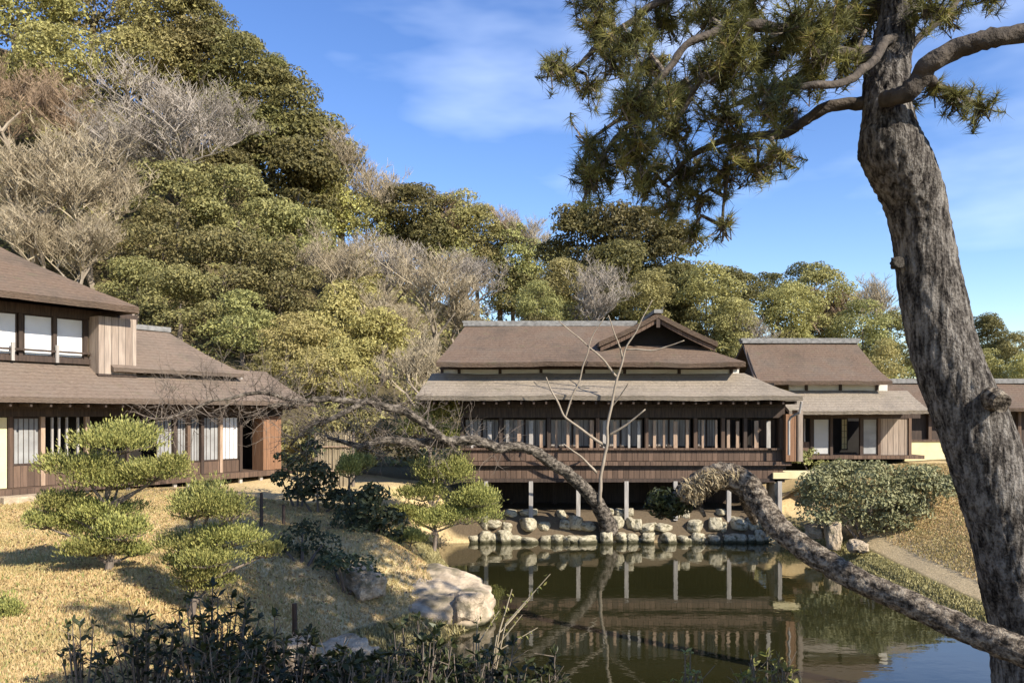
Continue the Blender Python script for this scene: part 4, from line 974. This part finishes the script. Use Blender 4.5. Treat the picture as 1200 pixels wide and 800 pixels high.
# ------------------------------------------------------------------ low gnarled limb in the foreground
LB = Vector((3.9, 3.1, tz(3.9, 3.1)))
lim = thing('leaning_pine', 'low gnarled pine limb arching over the pond before the big trunk', 'tree', LB)
LP = [(1800,1160,40,3.0),(1720,1010,37,3.1),(1580,900,34,3.2),(1400,845,30,3.3),(1290,800,25,3.4),(1205,765,22,3.5),(1130,737,20,3.7),(1060,704,19,3.9),(1000,677,18,4.1),(950,647,18,4.3),(917,622,18,4.45),(893,592,18,4.6),(874,568,19,4.7),(850,558,20,4.8),(825,563,18,4.85),(803,578,15,4.9),(786,592,9,4.95),(772,606,5,5.0)]
LP = [(a, b_, c*(.74 if a < 1250 else .85), d) for a, b_, c, d in LP]
s = spline(LP, 9)
bark_tube([P(a, b_, d) for a, b_, c, d in s], [c/F*d for a, b_, c, d in s], 56, .013, 26, lim, LB, 'trunk', M['bark2'], .7, .16)
cs, ns = [], []
for (px, py, rx, rz) in ((835, 562, 22, 12), (812, 575, 18, 14), (860, 558, 14, 10), (905, 610, 8, 8)):
    d = unit(420 if rx > 10 else 100); c = P(px, py, 4.75); cs.append(np.array(c)+d*np.array([rx/F*4.75, .1, rz/F*4.75])*(.35+.75*rng.random((len(d), 1))**1.2)); ns.append(d*.5+unit(len(d)))
cs = np.vstack(cs)-np.array(LB); ns = np.vstack(ns); up = np.tile([.2, 0, -1.], (len(cs), 1))
link('dry_tuft', quads('dry_tuft', cs, ns, 0.035+.035*rng.random(len(cs)), M['dry'], .16, up=up), None, lim)
d = unit(900); c = P(784, 589, 4.95); cs2 = np.array(c)-np.array(LB)+d*np.array([.13, .11, .085])*(.3+.9*rng.random((900, 1)))
link('needle_tuft', quads('needle_tuft', cs2, d+unit(900)*.6, .05*(.6+.8*rng.random(900)), M['leaf_near'], .3), None, lim)
for pts_ in ([(872,575,9,4.75),(878,595,7,4.85),(884,612,4,4.95)], [(825,566,6,4.85),(820,590,4,4.9),(826,605,2,4.9)]):
    ss = spline(pts_, 4); mb = MB(); mb.tube([P(a, b_, d)-LB for a, b_, c, d in ss], [c/F*d for a, b_, c, d in ss], 10, .4); mb.build('branch_stub', M['bark2'], lim, True)

for (x, y, zc, s_, lab) in ((7.4, 7.4, 11.8, .8, 'tall dark pine standing right of the frame on the near bank'), (9.2, 11, 14.6, .78, 'tallest dark pine right of the frame beside the pond'), (7.7, 4.7, 10.2, .5, 'lower dark pine right of the frame nearest the leaning pine'), (2.75, 1.6, 7.2, .27, 'small dark pine added beside the viewpoint outside the frame to shade the near shrubs')):  # last pine is added out of view to shade the near shrubs
    g = tz(x, y); root = thing('pine_tree', lab, 'pine', (x, y, g)); o = link('trunk', TRUNK, None, root); o.scale = (.7, .7, (zc-g)/7.0)
    o = link('crown', TREE['dark'][0], None, root); o.location.z = zc-g; o.scale = (s_*1.2, s_, s_*.62)
# ------------------------------------------------------------------ reclining plum and its shoots by the hall
b0 = P(710, 612, 28.3); GB = Vector((b0.x, 29.7, .6))
plum = thing('reclining_plum', 'gnarled dark plum trunk reclining leftwards before the hall', 'tree', GB)
def limb(root, off, rows, Ys, sides, m_, nm, rough=.35):
    s = spline([(a, b_, c, y) for (a, b_, c), y in zip(rows, Ys)], 6); mb = MB()
    pp = [P(a, b_, y) for a, b_, c, y in s]; pp = [p+Vector((noise.noise(p*1.3), 0, noise.noise(p*1.3+Vector((5,5,0)))))*.1 for p in pp]
    mb.tube([p-off for p in pp], [c/F*y for a, b_, c, y in s], sides, rough); mb.build(nm, m_, root, True); return pp
rows = [(714,622,14),(707,602,11),(692,576,9.3),(665,551,8.5),(632,529,7.5),(605,520,6),(580,518,7),(545,512,5.2),(520,512,6),(500,496,4.6),(470,478,5.5),(430,470,4),(390,463,4),(350,468,3),(315,472,2)]
s_r = spline([(*r, y) for r, y in zip(rows, np.linspace(29.7, 23.5, len(rows)))], 9); pp = [P(a, b_, y) for a, b_, c, y in s_r]; pp = [p+Vector((0, 0, noise.noise(p*1.1)*.10-.10*min(1, max(0, i_-6)/8)+noise.noise(p*3)*.05)) for i_, p in enumerate(pp)]
bark_tube(pp, [.8*c/F*y for a, b_, c, y in s_r], 28, .05, 7, plum, GB, 'trunk', M['bark3'], 1.0)
pp2 = limb(plum, GB, [(560,516,6),(500,519,5.5),(455,517,4.5),(420,521,3.5),(385,512,2)], [26.9,26.3,25.6,25,24.5], 10, M['bark3'], 'branch')
pp3 = limb(plum, GB, [(430,468,3.5),(390,490,3),(360,500,2),(340,520,1.2)], [24.7,24.4,24.2,24], 8, M['bark3'], 'branch')
pp4 = limb(plum, GB, [(350,467,2.5),(300,462,2.2),(250,470,1.6),(205,488,1),(180,492,.6)], [23.9,23.2,22.6,22,21.6], 6, M['bark3'], 'branch')
tw = MB(); rr = random.Random(3)
def twig(p, d, ln, r, lv):
    q = p+d*ln*.5+Vector((rr.gauss(0,.04), rr.gauss(0,.04), rr.gauss(0,.04))); e = q+(d+Vector((rr.gauss(0,.3), rr.gauss(0,.3), rr.gauss(.1,.3)))).normalized()*ln*.5
    tw.tube([p-GB, q-GB, e-GB], [r, r*.75, r*.4], 3, cap=False)
    if lv < 2:
        for _ in range(3): twig(q if rr.random() < .5 else e, (d+Vector((rr.gauss(0,.6), rr.gauss(0,.6), rr.gauss(.1,.5)))).normalized(), ln*.65, r*.6, lv+1)
for p in pp[48::3]+pp2[3:]+pp3+pp4:
    for _ in range(3): twig(p, Vector((rr.gauss(0,.6), rr.gauss(0,.6), rr.gauss(.25,.7))).normalized(), rr.uniform(.35, .95), .014, 0)
tw.build('twigs', M['bark_far'], plum)
SB = Vector((P(703, 590, 28.7).x, 28.7, .9)); sap = thing('bare_sapling', 'slender pale bare sapling rising before the hall front', 'tree', SB)
for rows, nm in (([(704,590,3.2),(704,560,2.8),(712,520,2.5),(716,480,2.1),(724,440,1.7),(736,405,1.3),(752,378,.9),(765,350,.6)], 'stem'), ([(712,525,2.6),(690,510,2.2),(664,490,1.8),(650,465,1.3),(640,440,.8)], 'branch'), ([(714,510,2.2),(735,495,1.6),(755,478,1)], 'branch'),
        ([(664,490,1.6),(672,460,1.4),(684,430,1.2),(695,395,.9),(708,372,.6)], 'branch'), ([(724,440,2),(705,420,1.5),(680,395,1),(655,378,.7)], 'branch'), ([(730,420,1.6),(722,395,1.2),(712,370,.7)], 'branch'), ([(700,555,2),(680,535,1.5),(660,520,1)], 'branch'), ([(733,410,1.5),(775,408,1.1),(800,400,.7)], 'branch'), ([(716,480,1.4),(728,462,1),(735,450,.7)], 'branch')):
    limb(sap, SB, [(a_, b_, .78*c_) for a_, b_, c_ in rows], np.linspace(28.7, 28.2, len(rows)), 6, M['bark_pale'], nm, .2)
cs_, cr = [], []

# ------------------------------------------------------------------ foreground shrubs
def near_shrub(px, topy, Yv, wpx, nst, label, m_='leaf_near', leaf=.07, name='leafy_shrub', per=9):
    x = (px-600)/F*Yv; g = tz(x, Yv); root = thing(name, label, 'shrub', (x, Yv, g), 0, 'leafy shrubs along the near bank')
    top = P(px, topy, Yv).z-g; w = wpx/F*Yv; mb = MB(); C_, U_, Nn = [], [], []
    for k in range(int(nst*1.35)):
        a = random.uniform(0, 6.28); q = math.sqrt(random.random()); e = Vector((math.cos(a)*q*w, math.sin(a)*q*w*.7, top*(1-.35*q*q)*random.uniform(.6, 1.12)))
        b_ = Vector((e.x*.25, e.y*.25, -.05)); m1 = b_.lerp(e, .55)+Vector((e.x*.12, e.y*.12, .03)); mb.tube([b_, m1, e], [.010, .007, .004], 4, cap=False)
        for _ in range(3):
            t0 = m1.lerp(e, random.random()); mb.tube([t0, t0+Vector((random.gauss(0,.06), random.gauss(0,.06), random.uniform(.03,.16)))], [.004, .002], 3, cap=False)
        for tpt, cnt in ((e, per), (m1.lerp(e, .6), per//2), (m1, per//2)):
            for j in range(cnt):
                d = Vector((random.gauss(0, 1), random.gauss(0, 1), random.gauss(.55, .6))).normalized(); s_ = leaf*random.uniform(.6, 1.2)
                C_.append(tuple(tpt+d*s_*.55)); U_.append(tuple(d)); nv = Vector(unit(1)[0])+Vector((0, 0, 1.2)); Nn.append(tuple(nv-d*nv.dot(d)))
    mb.build('stem', M['bark_far'], root); C_, U_, Nn = map(np.array, (C_, U_, Nn)); n = len(C_)
    Nn /= np.linalg.norm(Nn, axis=1, keepdims=True)+1e-9; Wv = np.cross(Nn, U_); s_ = leaf*(.45+.95*rng.random((n, 1)))
    V = np.stack([C_-U_*s_*.5, C_-U_*s_*.1+Wv*s_*.2+Nn*s_*.04, C_+U_*s_*.25+Wv*s_*.16+Nn*s_*.03, C_+U_*s_*.55-Nn*s_*.06, C_+U_*s_*.25-Wv*s_*.16+Nn*s_*.03, C_-U_*s_*.1-Wv*s_*.2+Nn*s_*.04], 1).reshape(-1, 3)
    me = bpy.data.meshes.new('foliage'); me.from_pydata(V.tolist(), [], np.arange(6*n).reshape(-1, 6).tolist())
    at_ = me.attributes.new('rnd', 'FLOAT', 'FACE'); at_.data.foreach_set('value', rng.random(n).astype(np.float32)); me.materials.append(M[m_]); link('foliage', me, None, root)
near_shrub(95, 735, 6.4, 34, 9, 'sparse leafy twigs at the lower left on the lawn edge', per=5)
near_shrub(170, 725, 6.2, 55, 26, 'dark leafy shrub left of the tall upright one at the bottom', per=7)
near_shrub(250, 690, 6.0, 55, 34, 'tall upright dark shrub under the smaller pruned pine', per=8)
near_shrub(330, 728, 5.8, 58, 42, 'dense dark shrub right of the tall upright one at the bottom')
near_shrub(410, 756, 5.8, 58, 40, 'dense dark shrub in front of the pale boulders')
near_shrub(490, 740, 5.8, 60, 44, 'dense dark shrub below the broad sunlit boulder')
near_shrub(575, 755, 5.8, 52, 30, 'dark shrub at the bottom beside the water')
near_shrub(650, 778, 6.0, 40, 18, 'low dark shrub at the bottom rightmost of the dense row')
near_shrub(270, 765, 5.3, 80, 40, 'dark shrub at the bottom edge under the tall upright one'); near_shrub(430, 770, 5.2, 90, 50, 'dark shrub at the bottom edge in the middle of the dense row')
near_shrub(900, 764, 5.6, 36, 26, 'small yellow-green plant at the bottom edge over the water', 'leaf_yel', .06, per=6)
near_shrub(805, 772, 5.8, 28, 18, 'small yellow-green tuft at the bottom left of the larger one', 'leaf_yel', .055, per=5)
tw = thing('dry_shoots', 'thin dry yellowish shoots leaning over the pond by the flat boulder', 'shoots', (P(560, 790, 7).x, 7, tz(P(560, 790, 7).x, 7)))
mb = MB(); tb = Vector(tw.location); cs_, ds_ = [], []
for (ex, ey) in ((645, 672), (622, 700), (600, 690), (585, 715), (630, 735), (560, 720), (612, 720)):
    e = P(ex, ey, 7+random.uniform(-.4, .6)); m1 = P((ex+560)/2+random.uniform(-12, 6), (ey+790)/2, 7)
    mb.tube([Vector((0, 0, -.05)), m1-tb, e-tb], [.008, .006, .003], 4, cap=False)
    for k in range(8):
        t_ = .4+.6*k/8; p = (m1-tb).lerp(e-tb, t_); cs_.append(tuple(p+Vector(unit(1)[0])*.03)); ds_.append(tuple(unit(1)[0]))
mb.build('stem', M['twig_tan'], tw); link('foliage', quads('foliage', np.array(cs_), np.array(ds_), .05, M['leaf_yel'], .4), None, tw)
